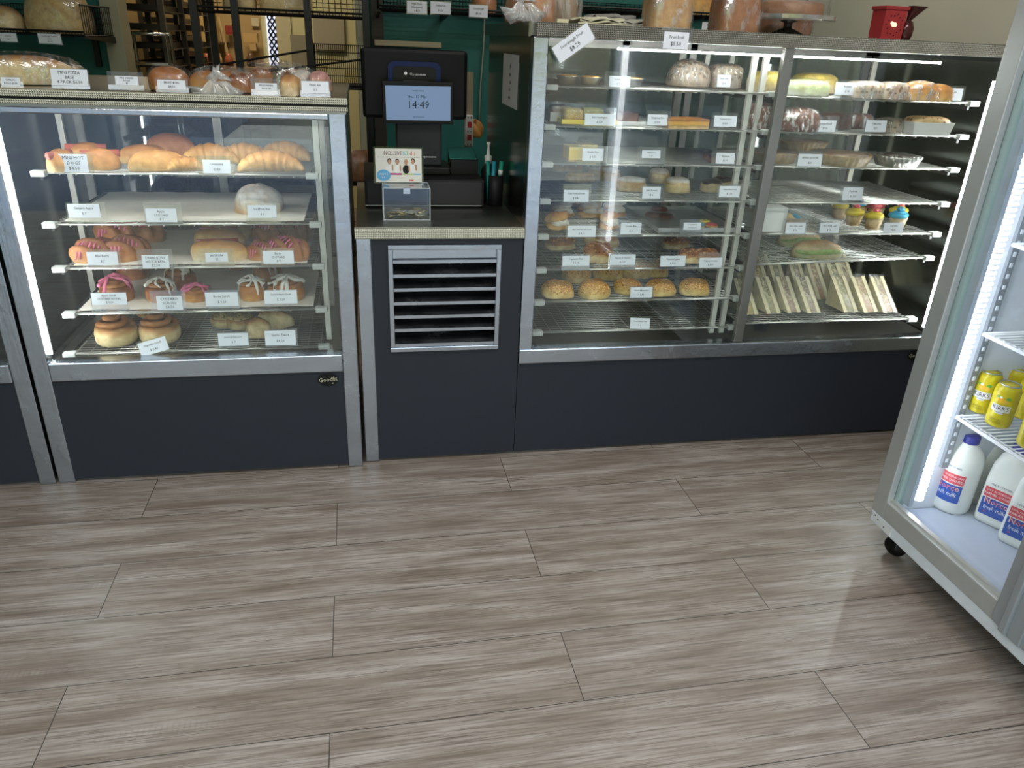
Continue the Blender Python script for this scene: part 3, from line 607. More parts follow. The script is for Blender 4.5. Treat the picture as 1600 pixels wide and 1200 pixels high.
for a in [((952, 119, 985, 136), (945, 112, 993, 139), ['Custard Tart', '$ 3.20'], T2), ((1121, 117, 1142, 136), (1120, 116, 1153, 138), ['Fruit Cake', '$ 4'], T2),
          ((914, 178, 960, 196), (912, 168, 963, 198), ['Jam / Lamington', '$ 6.20'], T2), ((1012, 179, 1043, 196), (1010, 173, 1049, 198), ['Hedgehog Slice', '$ 4.50'], T2), ((1116, 181, 1151, 198), (1112, 176, 1153, 200), ['Caramel Slice', '$ 4.50'], T2),
          ((910, 232, 943, 251), (903, 228, 950, 257), ['Vanilla Slice', '$ 4.50'], T2), ((1003, 235, 1032, 247), (996, 230, 1040, 258), ['HEDGEHOG', '$ 2.5'], T2), ((1119, 239, 1148, 256), (1112, 235, 1155, 260), ['Brownie', '$3.50'], T2),
          ((881, 297, 920, 315), (880, 288, 924, 317), ['Fairy Cream Donut', '$ 4.80'], T2), ((1004, 292, 1032, 310), (1000, 288, 1040, 314), ['Jam Donut', '$ 3'], T2), ((1124, 291, 1156, 308), (1119, 288, 1160, 314), ['Custard Slice Donut', '$ 3.50'], T2),
          ((887, 353, 931, 370), (885, 343, 932, 371), ['Apple Turnover with Cream', '$ 4.50'], T2), ((970, 348, 1002, 366), (965, 343, 1006, 369), ['Cream Bun', '$ 4'], T2), ((1068, 348, 1095, 359), (1062, 343, 1100, 369), ['SHORTBREAD', 'COOKIES $ 4'], T2),
          ((879, 400, 921, 415), (878, 397, 922, 422), ['Vegetarian Pizza', '$ 5.20'], T2), ((953, 398, 993, 414), (951, 396, 994, 421), ['Bacon & Cheese', '$ 5.20'], T2), ((1032, 400, 1071, 416), (1031, 398, 1072, 420), ['Hawaiian pizza', '$ 5.20'], T2), ((1093, 403, 1128, 418), (1091, 395, 1131, 420), ['Pepperoni pizza', '$ 5.20'], T2),
          ((985, 449, 1019, 465), (983, 447, 1022, 470), ['Cheese & Bacon Roll', '$ 2.80'], T2),
          ((1305, 129, 1343, 149), (1304, 126, 1345, 154), ['Roulade', '$ 18'], T3), ((1353, 131, 1391, 153), (1351, 128, 1393, 156), ['Fruit cake slice', '$ 9.50'], T3), ((1400, 134, 1435, 154), (1398, 130, 1437, 157), ['Fruit cake', '$ 15'], T3), ((1471, 138, 1504, 157), (1469, 134, 1508, 160), ['Tea Cake', '$ 12'], T3),
          ((1273, 188, 1306, 206), (1269, 181, 1311, 209), ['Banana Bread', '$7.50'], T3), ((1353, 188, 1385, 206), (1350, 184, 1388, 209), ['Cake slice', '$ 7'], T3), ((1425, 191, 1459, 210), (1423, 189, 1462, 212), ['Banana Choc Cake', '$ 15'], T3),
          ((1247, 241, 1284, 260), (1245, 236, 1286, 263), ['APPLE QUICHE', '$20'], T3), ((1317, 293, 1348, 313), (1313, 290, 1352, 316), ['Pavlova', '$9.50'], T3),
          ((1228, 348, 1258, 365), (1225, 342, 1262, 366), ['Choc Chip Cake', '$ 16'], T3), ((1281, 348, 1311, 364), (1278, 341, 1315, 365), ['Choc Mud Cake', '$ 15'], T3), ((1381, 348, 1411, 364), (1377, 342, 1414, 366), ['Cupcake', '$3.00'], T3)]:
    ticket(*a[0], a[2], hold=a[1], where=a[3], lean=.1)
ticket(981, 497, 1019, 514, ['Cheese & Bacon Twist', '$ 5'], hold=(.076, .04), roll=-.05, lean=.25, where='on the empty bottom wire shelf')
ticket(870, 50, 922, 85, ['Sourdough Fruit', '$8.20'], hold=(.125, .05), roll=.62, lean=0, Y=2.366, hand=True, where='hanging askew on the tall cabinet edge')
ticket(1037, 50, 1076, 77, ['Fruit Loaf', '$5.50'], hold=(1034, 42, 1083, 77), Y=2.366, lean=0, hand=True, where='hanging over the tall cabinet edge')

# ------------------------------------------------------------------ goods in the pastry cabinet
def at(px, py, z, dy=0.): p = W(px, py, Z=z + .003); p.y += dy; return p
def k1(n): return C1Z[n - 1]
for n in (2, 3, 4):
    z = k1(n); mb = MB(); nx, ny = 30, 12; x0, x1, y0, y1 = (-.90, -.20, 2.452, 2.92) if n != 4 else (-.915, -.19, 2.455, 2.90)
    vs = [(x0 + (x1 - x0) * i / nx, y0 + (y1 - y0) * j / ny, z + .0045 + .002 * (1 + math.sin(i * 1.3 + j * .7 + n)) * .5) for t in (0, 1) for j in range(ny + 1) for i in range(nx + 1)]
    Nn = (nx + 1) * (ny + 1); vs = [(v[0], v[1], v[2] + (.0006 if i >= Nn else 0)) for i, v in enumerate(vs)]
    fs = [(j * (nx + 1) + i, j * (nx + 1) + i + 1, (j + 1) * (nx + 1) + i + 1, (j + 1) * (nx + 1) + i) for j in range(ny) for i in range(nx)]
    o = mb.add(vs, fs + [tuple(q + Nn for q in f) for f in fs]).build('baking_paper', plain('baking_paper', (.84, .81, .74), .6, var=.15, nscale=14), None, smooth=True)
    tag(o, f'sheet of greyish baking paper lining the {["", "", "second", "third", "fourth"][n]} shelf of the pastry cabinet', 'baking paper')
def hotdog(label, px, py, L=.10, rot=0., dy=.03, z=None):
    s = MB().bar((-L * .52, 0, .046), (L * .52, 0, .046), .011, 10)
    good('mini_hot_dog', label, 'hot dog', at(px, py, z or k1(1), dy), rot, [('bun', roll_mb(L, .062, .06), GOLD, True), ('sausage', s, plain('sausage', (.42, .10, .06), .35), True)], 'mini hot dogs on the top shelf')
hotdog('mini hot dog roll at the left end of the top shelf', 92, 269, .085, 1.2); hotdog('mini hot dog roll right of the MINI HOT DOGS card', 156, 267, .10, .3)
hotdog('mini hot dog roll half hidden behind the MINI HOT DOGS card', 122, 262, .11, .1, .10)
def croi(label, px, py, L, r, rot, dy=.05, z=None): good('croissant', label, 'croissant', at(px, py, z or k1(1), dy), rot, [('croissant', croissant_mb(L, r), CROI, True)], 'croissants on the top shelf')
def long_roll(name, label, cat, px, py, z, L, w_, h, rot, mat, dy=.04, group=None, **kw): good(name, label, cat, at(px, py, z, dy), rot, [(name, roll_mb(L, w_, h, **kw), mat, True)], group)
gr = 'rolls and croissants on the top shelf'
croi('large flaky croissant at the right end of the top shelf', 420, 270, .195, .034, .15, .055)
croi('croissant in the row behind, left of the large right one', 375, 262, .17, .034, .1, .12); croi('croissant behind the large right one', 440, 262, .17, .035, -.1, .17)
croi('croissant behind the Croissants card', 320, 263, .17, .034, .1, .12); croi('croissant left of the Croissants card', 287, 269, .10, .024, .2, .035)
long_roll('pastry_roll', 'golden sausage roll lying diagonally at the front of the top shelf', 'roll', 240, 270, k1(1), .16, .058, .058, .35, CROI, .05, gr)
long_roll('pastry_roll', 'darker pastry roll behind the diagonal golden roll', 'roll', 215, 262, k1(1), .15, .06, .055, .2, GOLD, .10, gr)
long_roll('pastry_roll', 'browned pastry roll furthest back among the top shelf rolls', 'roll', 248, 260, k1(1), .16, .065, .075, -.1, BROWN, .20, gr)
long_roll('iced_fruit_bun', 'large white sugar dusted fruit bun, alone on the second shelf', 'bun', 400, 340, k1(2), .155, .14, .088, .1, SUGAR, .09, amp=.05)
def danish(label, px, py, z, L, w_, h, rot, dy, ice=PINK): good('berry_pastry', label, 'pastry', at(px, py, z, dy), rot, danish_parts(L, w_, h, ice), 'pink iced berry pastries on the third shelf')
danish('pink iced pastry at front left behind the Blue Berry card', 146, 413, k1(3), .14, .085, .062, .3, .045)
danish('pink iced pastry right of the Blue Berry card', 193, 413, k1(3), .13, .09, .066, .5, .06)
danish('pink iced pastry at the back left of the third shelf', 172, 395, k1(3), .15, .10, .078, .1, .13)
danish('pink iced pastry behind the pair beside the Blue Berry card', 208, 395, k1(3), .14, .10, .082, -.2, .16)
danish('pink striped pastry at front right of the third shelf', 446, 411, k1(3), .15, .09, .07, -.3, .05)
danish('pink striped pastry peeping left of the Berry Custard card', 408, 412, k1(3), .10, .08, .052, .2, .06)
danish('pink striped pastry at back right of the third shelf', 447, 394, k1(3), .15, .10, .088, .1, .14); danish('pink striped pastry behind the Berry Custard card', 418, 396, k1(3), .12, .10, .08, .1, .13)
for i, (px, py, L, h, dy, lb) in enumerate([(340, 412, .175, .066, .05, 'front split bun filled with jam behind the JAM BUN card'), (336, 401, .165, .07, .115, 'middle split jam bun on the third shelf'), (345, 396, .18, .078, .18, 'rear split jam bun on the third shelf')]):
    j = MB().bar((-L * .36, -.008, h * .97), (L * .36, .004, h * .97), .0055, 6)
    good('jam_bun', lb, 'bun', at(px, py, k1(3), dy), .03 * i, [('bun', roll_mb(L, .075, h, p=3), JAMB, True), ('jam', j, plain('jam', (.30, .03, .02), .2), True)], 'split jam buns on the third shelf')
def scroll(name, label, px, py, z, R, h, dy, rot=0., group=None, **kw): good(name, label, 'scroll', at(px, py, z, dy), rot, scroll_parts(R, h, **kw), group)
g4 = 'iced scrolls on the fourth shelf'
scroll('iced_scroll', 'pink drizzled scroll behind the Custard Royal card', 178, 476, k1(4), .052, .075, .05, base=BROWN, ice=PINK, group=g4)
scroll('iced_scroll', 'pink drizzled scroll at the back left of the fourth shelf', 190, 455, k1(4), .055, .075, .16, base=BROWN, ice=PINK, group=g4)
scroll('iced_scroll', 'white drizzled scroll left of the CUSTARD SCROLL card', 248, 476, k1(4), .048, .066, .05, base=BROWN, ice=WICE, group=g4)
scroll('iced_scroll', 'tall white drizzled scroll behind the CUSTARD SCROLL card', 272, 466, k1(4), .055, .078, .11, base=BROWN, ice=WICE, group=g4)
scroll('iced_scroll', 'small split bun with pink icing left of the Berry Scroll card', 303, 475, k1(4), .044, .048, .045, base=GOLD, ice=PINK, group=g4)
scroll('iced_scroll', 'dark pink scroll at the back middle of the fourth shelf', 356, 446, k1(4), .045, .055, .22, base=BROWN, ice=PINK, group=g4)
scroll('iced_scroll', 'tall white drizzled scroll between the two Scroll cards', 393, 475, k1(4), .045, .075, .05, base=GOLD, ice=WICE, group=g4)
scroll('iced_scroll', 'white drizzled scroll at the back right of the fourth shelf', 412, 460, k1(4), .05, .085, .14, base=GOLD, ice=WICE, group=g4)
scroll('iced_scroll', 'orange brown scroll with thick white icing at the right end', 447, 474, k1(4), .062, .07, .055, base=GOLD, ice=WICE, group=g4)
g5 = 'vegemite scrolls on the bottom shelf'
scroll('vegemite_scroll', 'pale tall scroll at the left end of the bottom shelf', 173, 547, k1(5), .066, .080, .075, lift=.62, group=g5)
scroll('vegemite_scroll', 'pale scroll above the tilted Vegemite Scroll card', 241, 546, k1(5), .066, .078, .09, lift=.62, group=g5)
scroll('vegemite_scroll', 'browner scroll behind the two pale front ones', 216, 520, k1(5), .056, .085, .19, base=GOLD, lift=.55, group=g5)
def scr(label, px, py, R, h, dy): good('spinach_scroll', label, 'scroll', at(px, py, k1(5), dy), 0, scroll_parts(R, h, coil=SPIN, base=PALE, lift=.2), 'spinach scrolls on the bottom shelf')
scr('spinach scroll at the left of its cluster', 345, 520, .045, .05, .08); scr('spinach scroll in the middle of its cluster', 373, 522, .05, .054, .07); scr('spinach scroll at the back of its cluster', 368, 502, .05, .06, .17)
long_roll('garlic_twist', 'smooth round end of a pale garlic twist at the front', 'bread twist', 402, 531, k1(5), .085, .07, .062, .3, PALE, .045, 'garlic twists', amp=.06)
long_roll('garlic_twist', 'knobbly pale garlic twist right of the round one', 'bread twist', 428, 520, k1(5), .12, .07, .062, -.1, PALE, .07, 'garlic twists', amp=.12)
long_roll('garlic_twist', 'browned garlic twist behind the pale ones', 'bread twist', 405, 505, k1(5), .13, .07, .06, .2, JAMB, .16, 'garlic twists', amp=.1)

# ------------------------------------------------------------------ goods on top of the pastry cabinet
def zt(px, py, dy=0., z=1.241): p = W(px, py, Z=z); p.y += dy; return p
def bagged(name, label, cat, loc, rot, inner, L, w_, h, knot=None, group=None, bag=BAG, mat=None, p=3.):
    parts = list(inner); parts.append(('plastic_wrap', roll_mb(L, w_, h, amp=.04, p=p, nu=40), bag, True))
    if knot:
        kx, ky, kz, s = knot; mb = MB()
        for ang, ln in ((-2.5, 1.), (-.75, .95), (-1.7, .7), (.9, .35), (2.3, .35)):
            st0 = len(mb.v); mb.lathe([(.003, 0), (s * .10, s * .25 * ln), (s * .22, s * .6 * ln), (s * .34, s * ln), (s * .30, s * ln * .98), (s * .1, s * .5 * ln)], (0, 0, 0), 40, .30, 7, 1., .38)
            for i in range(st0, len(mb.v)):
                v = mb.v[i]; w_2 = v.x + .12 * s * math.sin(v.z / s * 7 + ang); mb.v[i] = Vector((kx + v.z * math.cos(ang) - w_2 * math.sin(ang), ky - v.y * .8 - .004 - v.z * .12, kz + v.z * math.sin(ang) + w_2 * math.cos(ang)))
        parts.append(('bag_knot', mb, clear('knot_film', (.93, .93, .93), base=.12, rough=.15, haze=.20), True))
    return good(name, label, cat, loc, rot, parts, group)
def inner(L, w_, h, mat, n='bread', x=0., y=0., z=0., p=2.6, amp=.03): mb = roll_mb(L, w_, h, p=p, amp=amp); mb.mapv(lambda v: (v.x + x, v.y + y, v.z + z)); return (n, mb, mat, True)
bagged('garlic_roll_bag', 'bagged long garlic roll at the far left on top of the cabinet', 'bread', zt(22, 134, .10), .25, [inner(.26, .085, .075, PALE)], .30, .10, .085)
bagged('pizza_base_pack', 'bagged stack of mini pizza bases left of the MINI PIZZA BASE card', 'bread', zt(72, 133, .09), .1, [inner(.13, .12, .05, PALE, p=5), ], .17, .13, .058)
bagged('fruit_bun', 'glossy brown fruit bun behind the FRUIT BUN card', 'bun', zt(258, 143, .07), 0, [inner(.115, .10, .063, bread('glazed_bun', (.40, .14, .03), (.50, .2, .05), (.6, .3, .1), rough=.2))], .125, .11, .068, bag=CLEARP)
bagged('dinner_roll_bag', 'knotted clear bag of brown dinner rolls hanging over the cabinet edge', 'bread', zt(343, 146, .08), 0, [inner(.085, .08, .055, GOLD, 'roll', -.05), inner(.08, .08, .055, BROWN, 'roll', .05), inner(.08, .08, .055, GOLD, 'roll', .0, .06)], .20, .15, .070, knot=(0, -.085, .034, .075))
bagged('dinner_roll_bag', 'flat clear bag of rolls behind the MINI DINNER PACK card', 'bread', zt(430, 135, .12), .1, [inner(.09, .08, .05, BROWN, 'roll', -.06), inner(.09, .08, .05, BROWN, 'roll', .05)], .24, .13, .075)
bagged('finger_bun_pack', 'clear wrapped finger bun left of the Finger Bun card', 'bun', zt(454, 151, .05), 1.3, [inner(.11, .055, .055, JAMB, 'bun')], .12, .062, .06, bag=CLEARP)
bagged('finger_bun_pack', 'speckled wrapped finger bun behind the Finger Bun card', 'bun', zt(470, 146, .14), 1.3, [inner(.12, .06, .06, SUGAR, 'bun')], .13, .066, .066, bag=CLEARP)
bagged('finger_bun_pack', 'pink iced wrapped finger bun behind the right edge of its card', 'bun', zt(498, 147, .10), 1.3, [inner(.12, .06, .06, bread('pink_bun', (.7, .35, .35), (.6, .35, .2), (.6, .4, .2)), 'bun')], .13, .066, .066, bag=CLEARP)
# ------------------------------------------------------------------ goods in the tall cabinet, left bay
def zl(n): return C2L[n - 1]
def zr(n): return C2R[n - 1]
for i, (px, py, lb) in enumerate([(893, 132, 'foil custard tart at the left end of the tall cabinet top shelf'), (929, 134, 'second foil custard tart from the left'), (996, 136, 'foil custard tart right of the Custard Tart card')]):
    s = .036; f = MB().lathe([(0, 0), (s * .72, 0), (s, .022), (s * 1.04, .024), (s * .95, .021), (0, .018)], (0, 0, 0), 36, .03, 18)
    c = MB().lathe([(0, .019), (s * .93, .0225), (s * .8, .0265), (0, .028)], (0, 0, 0), 24)
    good('custard_tart', lb, 'tart', at(px, py, zl(1), .055), 0, [('foil_case', f, FOIL, True), ('custard', c, plain('custard', (.80, .42, .07), .25), True)], 'custard tarts in foil cases')
def wrapped(name, label, px, py, z, L, w_, h, rot, mat, dy=.06, p=3.4, wrap=WRAP, cat='cake', group=None, amp=.03):
    i = ('cake', roll_mb(L * .96, w_ * .96, h * .96, p=p, amp=amp), mat, True); o = ('cling_wrap', roll_mb(L, w_, h, p=p, nu=44, amp=amp), wrap, True)
    return good(name, label, cat, at(px, py, z, dy), rot, [i, o], group)
FRUITC = bread('pale_fruit_cake', (.62, .50, .38), (.58, .48, .38), (.5, .4, .3), speck=[(60, .35, (.25, .16, .1))])
wrapped('wrapped_cake', 'domed cling wrapped cake left of the grey Fruit Cake card', 1086, 137, zl(1), .155, .13, .088, 0, FRUITC, .07, p=2.4)
wrapped('wrapped_cake', 'squarish cling wrapped loaf behind the grey Fruit Cake card', 1143, 139, zl(1), .115, .12, .078, 0, FRUITC, .08, p=5)
def tray_mb(L, w_, h, t=.003): return MB().box(-L/2, L/2, -w_/2, w_/2, 0, t).box(-L/2, L/2, -w_/2, -w_/2 + t, t, h).box(-L/2, L/2, w_/2 - t, w_/2, t, h).box(-L/2, -L/2 + t, -w_/2 + t, w_/2 - t, t, h).box(L/2 - t, L/2, -w_/2 + t, w_/2 - t, t, h)
def slices(name, label, px, py, z, L, w_, h, cols, dy=.06, rot=0., cat='slice', group=None, top=None):
    ps = []; zz = 0
    for n, th, mt in cols: ps.append((n, MB().box(-L/2, L/2, -w_/2, w_/2, zz * h + .0002, (zz + th) * h), mt, False)); zz += th
    return good(name, label, cat, at(px, py, z, dy), rot, ps, group)
good('lamington_pack', 'yellow tray of coconut lamingtons behind the Lamington card', 'cake', at(925, 196, zl(2), .08), 0, [('tray', tray_mb(.19, .11, .014), YEL, False), ('lamington', MB().blob((-.05, 0, .004), .032, .04, .022, sq(6), flat=.9).blob((.02, 0, .004), .034, .04, .022, sq(6), flat=.9), bread('coconut', (.75, .60, .2), (.7, .5, .12), (.5, .3, .1), speck=[(200, .3, (.85, .8, .7))]), True), ('clear_lid', MB().box(-.09, .09, -.05, .05, .014, .062), CLEARP, False)])
good('cream_roll_pack', 'small tray with a white and red striped cake at the left end', 'cake', at(882, 192, zl(2), .08), 0, [('tray', tray_mb(.085, .10, .03), PAPERW, False), ('cake', MB().blob((.0, 0, .004), .034, .04, .024, sq(6), flat=.9), bread('striped', (.85, .8, .75), (.8, .5, .4), (.8, .7, .6)), True)])
good('hedgehog_tray', 'white tray of dark hedgehog slice right of the Lamington card', 'slice', at(985, 197, zl(2), .1), 0, [('tray', tray_mb(.13, .16, .012), PAPERW, False), ('slice', MB().box(-.05, .05, -.03, .07, .004, .035), bread('hedgehog', (.12, .05, .03), (.2, .1, .05), (.1, .05, .03)), False)])
for i, (px, lb) in enumerate([(1065, 'caramel slice left of the Caramel Slice card'), (1096, 'caramel slice half behind the Caramel Slice card')]):
    slices('caramel_slice', lb, px, 203, zl(2), .07, .09, .03, [('base', .35, SPONGE), ('caramel', .4, plain('caramel', (.75, .42, .10), .3)), ('topping', .25, plain('choc_top', (.42, .18, .05), .3))], .07, group='caramel slices')
for i, (px, dy, lb) in enumerate([(903, .06, 'yellow vanilla slice left of the Vanilla Slice card'), (930, .12, 'yellow vanilla slice behind the Vanilla Slice card')]):
    slices('vanilla_slice', lb, px, 254, zl(3), .055, .085, .046, [('pastry', .12, SPONGE), ('custard', .72, plain('vanilla_custard', (.80, .58, .12), .35)), ('icing', .16, plain('passion_icing', (.85, .66, .2), .3))], dy, group='vanilla slices')
for px, dy, lb in [(1150, .10, 'dark brownie square right of the Brownie card'), (1133, .09, 'dark brownie square behind the Brownie card')]:
    slices('brownie', lb, px, 259, zl(3), .05, .08, .03, [('crumb', .8, DCAKE), ('icing', .2, CHOC)], dy, group='brownies')
def donut(name, label, px, py, L, w_, h, rot, mat, top, dy, z, group=None):
    t = roll_mb(L * .94, w_ * .9, h * .5, p=2.4); t.mapv(lambda v: (v.x, v.y, v.z + h * .56))
    good(name, label, 'donut', at(px, py, z, dy), rot, [('dough', roll_mb(L, w_, h, p=2.5), mat, True), ('topping', t, top, True)], group)
gd = 'filled finger donuts'
CR = plain('whipped_cream', (.80, .76, .66), .5)
donut('cream_donut', 'long golden finger donut at the left, front of its shelf', 911, 288, .118, .045, .035, 0, JAMB, bread('donut_top', (.80, .50, .14), (.8, .55, .2), (.8, .6, .3)), .055, zl(4) , gd)
donut('cream_donut', 'grey sugared finger donut behind the front left one', 900, 276, .13, .055, .045, .05, GOLD, SUGAR, .14, zl(4), gd)
donut('cream_donut', 'finger donut at the back left of the donut shelf', 893, 272, .12, .055, .05, .05, GOLD, SUGAR, .20, zl(4), gd)
donut('cream_donut', 'long sugared donut running back, left of the Jam Donut card', 958, 290, .13, .05, .048, -.5, JAMB, SUGAR, .13, zl(4), gd)
donut('cream_donut', 'sugared long donut directly left of the Jam Donut card', 993, 303, .115, .05, .048, -.2, JAMB, SUGAR, .06, zl(4), gd)
donut('jam_donut', 'round sugared jam donut right of the Jam Donut card', 1066, 304, .092, .08, .05, 0, PALE, SUGAR, .055, zl(4), 'round donuts'); donut('jam_donut', 'round sugared jam donut at the back', 1050, 295, .08, .075, .05, 0, PALE, SUGAR, .14, zl(4), 'round donuts')
donut('choc_donut', 'round donut with chocolate topping left of the Custard Slice Donut card', 1120, 303, .075, .07, .045, 0, PALE, CHOC, .055, zl(4), 'round donuts'); donut('choc_donut', 'donut with chocolate topping behind the Custard Slice Donut card', 1142, 302, .08, .07, .046, 0, PALE, CHOC, .08, zl(4), 'round donuts')
def turnover(label, px, py, z, L, w_, h, rot, dy, dust=True):
    c = roll_mb(L * .8, w_ * .8, h * .5); c.mapv(lambda v: (v.x + L * .05, v.y - w_ * .08, v.z + h * .25))
    t = roll_mb(L * .95, w_ * .9, h * .45, amp=.1); t.mapv(lambda v: (v.x, v.y + .006, v.z + h * .62 + v.x * .25))
    good('apple_turnover', label, 'pastry', at(px, py, z, dy), rot, [('base', roll_mb(L, w_, h * .5, amp=.08), CROI, True), ('cream', c, CR, True), ('lid', t, SUGAR if dust else CROI, True)], 'apple turnovers with cream')
turnover('cream turnover with yellow top at the left end', 876, 361, zl(5), .085, .08, .048, .2, .05, False); turnover('turnover with pink dusting behind the left one', 892, 350, zl(5), .09, .08, .05, -.1, .14)
turnover('cream bun with nutty crust left of the Cream Bun card', 957, 361, zl(5), .075, .07, .05, .1, .05, False); turnover('turnover dusted with sugar behind the nutty one', 938, 350, zl(5), .10, .08, .055, .1, .13); turnover('dusted turnover at the back of its shelf', 925, 338, zl(5), .09, .08, .06, .3, .22)
turnover('dusted cream bun behind the Cream Bun card', 978, 350, zl(5), .09, .08, .055, -.1, .15)
tr_ = good('cookie_tray', 'long open white baking tray on the fifth shelf of the left bay', 'tray', Vector((1.155, 2.66, zl(5) + .003)), 0, [('tray', tray_mb(.30, .38, .016), plain('tray_alu', (.55, .56, .56), .35, .8), False)])
for k, (px, py, cc, ln) in enumerate([(1106, 353, YEL, 'yellow'), (1098, 358, BLUEI, 'blue'), (1117, 358, REDI, 'coral red')]):
    good('iced_cookie', f'small {ln} iced cookie on the white baking tray', 'cookie', at(px, py, zl(5) + .008, .03), 0, [('biscuit', MB().lathe([(0, 0), (.022, 0), (.024, .004), (.022, .008), (0, .008)], n=18), SPONGE, True), ('icing', MB().lathe([(.008, .008), (.020, .008), (.018, .014), (.008, .013)], n=18), cc, True)], 'iced cookies')
for k, (px, py) in enumerate([(1055, 350), (1035, 348), (1045, 338)]):
    good('chocolate_cookie', ['dark chocolate cookie left of the SHORTBREAD card', 'dark chocolate cookie furthest left beside the tray', 'dark chocolate cookie at the back near the tray'][k], 'cookie', at(px, py, zl(5), .1), 0, [('c', MB().lathe([(0, 0), (.03, 0), (.033, .007), (.026, .015), (0, .018)], n=20), DCAKE, True)], 'chocolate cookies')
def pizza(label, px, py, L, w_, h, rot, dy): good('pizza_bread', label, 'pizza bread', at(px, py, zl(6), dy), rot, [('bread', roll_mb(L, w_, h * .7, amp=.04), PALE, True), ('topping', (lambda t: (t.mapv(lambda v: (v.x, v.y, v.z + h * .38)), t)[1])(roll_mb(L * .95, w_ * .9, h * .7, amp=.09)), PIZZA, True)], 'topped pizza breads')
pizza('dark topped pizza bread behind the Vegetarian Pizza card', 884, 397, .12, .09, .042, .1, .09); pizza('large topped pizza bread left of the Bacon & Cheese card', 942, 414, .11, .10, .06, -.6, .06); pizza('pizza bread at the back left of its shelf', 878, 388, .10, .08, .04, 0, .19)
pizza('large pizza bread behind the Bacon & Cheese card', 955, 398, .14, .10, .07, -.3, .14); pizza('pizza bread behind and above the Hawaiian pizza card', 1070, 397, .11, .08, .042, .1, .10); pizza('pizza bread between the Hawaiian and Pepperoni cards', 1084, 414, .085, .07, .045, 0, .05); pizza('pizza bread behind the Pepperoni pizza card', 1112, 416, .11, .08, .045, 0, .06)
gc = 'cheese rolls on the seventh shelf'
for px, py, L, w_, h, dy, rot, lb in [(877, 469, .118, .10, .055, .055, 0, 'round cheese roll at the left end of its shelf'), (934, 470, .115, .10, .062, .055, 0, 'round cheese roll second from the left'), (915, 455, .11, .10, .065, .14, .2, 'browned cheese roll behind the two front left ones'),
                                     (990, 466, .11, .075, .052, .07, -.35, 'cheese roll left of the Cheese & Bacon Roll card'), (968, 452, .12, .08, .062, .15, -.4, 'cheese roll behind the one left of its card'), (1040, 467, .115, .085, .055, .06, .05, 'cheese roll right of the Cheese & Bacon Roll card'),
                                     (1094, 466, .115, .085, .056, .06, 0, 'golden cheese roll at the right end of its shelf'), (1015, 450, .13, .09, .068, .16, 0, 'cheese roll behind the card at the back'), (1050, 450, .09, .08, .06, .17, 0, 'cheese roll at the back right')]:
    long_roll('cheese_roll', lb, 'roll', px, py, zl(7), L, w_, h, rot, CHEESE, dy, gc, amp=.04)
# ------------------------------------------------------------------ right bay
ROU = bread('yellow_sponge', (.85, .66, .10), (.80, .62, .30), (.8, .7, .5)); GREENC = bread('green_log', (.62, .78, .35), (.70, .76, .50), (.8, .8, .75)); ORC = bread('orange_cake', (.75, .32, .06), (.82, .50, .16), (.8, .6, .3))
def wr(lb, px, py, n, L, w_, h, mat, dy=.06, rot=0., p=4, wrap=CLEARP, name='wrapped_cake', amp=.02): return wrapped(name, lb, px, py, zr(n), L, w_, h, rot, mat, dy, p, wrap, group='cakes in clear film', amp=amp)
wr('yellow topped cream sponge roll at the left end of the right bay', 1228, 150, 1, .13, .13, .072, ROU, .13); wr('green and white cake log in film', 1268, 151, 1, .17, .085, .052, GREENC, .05); wr('yellow iced cake behind the Roulade card', 1308, 150, 1, .16, .12, .068, ROU, .16)
wr('pale fruit cake behind the Fruit cake slice card', 1365, 155, 1, .14, .09, .055, FRUITC, .06, wrap=WRAP); wr('pale fruit cake behind the dearer Fruit cake card', 1410, 157, 1, .11, .09, .055, FRUITC, .06, wrap=WRAP)
wr('orange brown cake in film left of the Tea Cake card', 1452, 159, 1, .12, .10, .062, ORC, .06, p=3, wrap=WRAP); wr('orange cake half behind the Tea Cake card', 1484, 160, 1, .09, .09, .055, ORC, .07, p=3)
wr('dark brown wrapped loaf left of the divider post', 1208, 206, 2, .13, .12, .085, DCAKE, .10, p=2.6, wrap=WRAP, name='banana_bread'); wr('domed brown wrapped loaf left of the Banana Bread card', 1258, 207, 2, .17, .11, .078, bread('banana_bread', (.19, .07, .035), (.17, .06, .035), (.13, .05, .03)), .06, p=2.5, wrap=WRAP, name='banana_bread')
wr('dark cake right of the Banana Bread card', 1340, 208, 2, .12, .10, .055, DCAKE, .16); wr('wrapped light cake between the Cake slice and Banana Choc cards', 1408, 209, 2, .10, .10, .048, FRUITC, .06, wrap=WRAP); wr('wrapped dark cake behind the Cake slice card', 1370, 206, 2, .12, .10, .052, DCAKE, .14, wrap=WRAP)
good('boxed_loaf', 'sultana loaf in a white paper case at the right end', 'cake', at(1462, 213, zr(2), .06), 0, [('paper_case', MB().prism([(-.075, 0), (.068, 0), (.08, .042), (-.08, .042)], -.04, .04), PAPERW, False), ('loaf', (lambda t: (t.mapv(lambda v: (v.x, v.y, v.z + .03)), t)[1])(roll_mb(.152, .078, .03, p=4)), bread('sultana_loaf', (.72, .50, .24), (.75, .55, .3), (.7, .5, .3), speck=[(70, .3, (.25, .1, .05))]), True)])
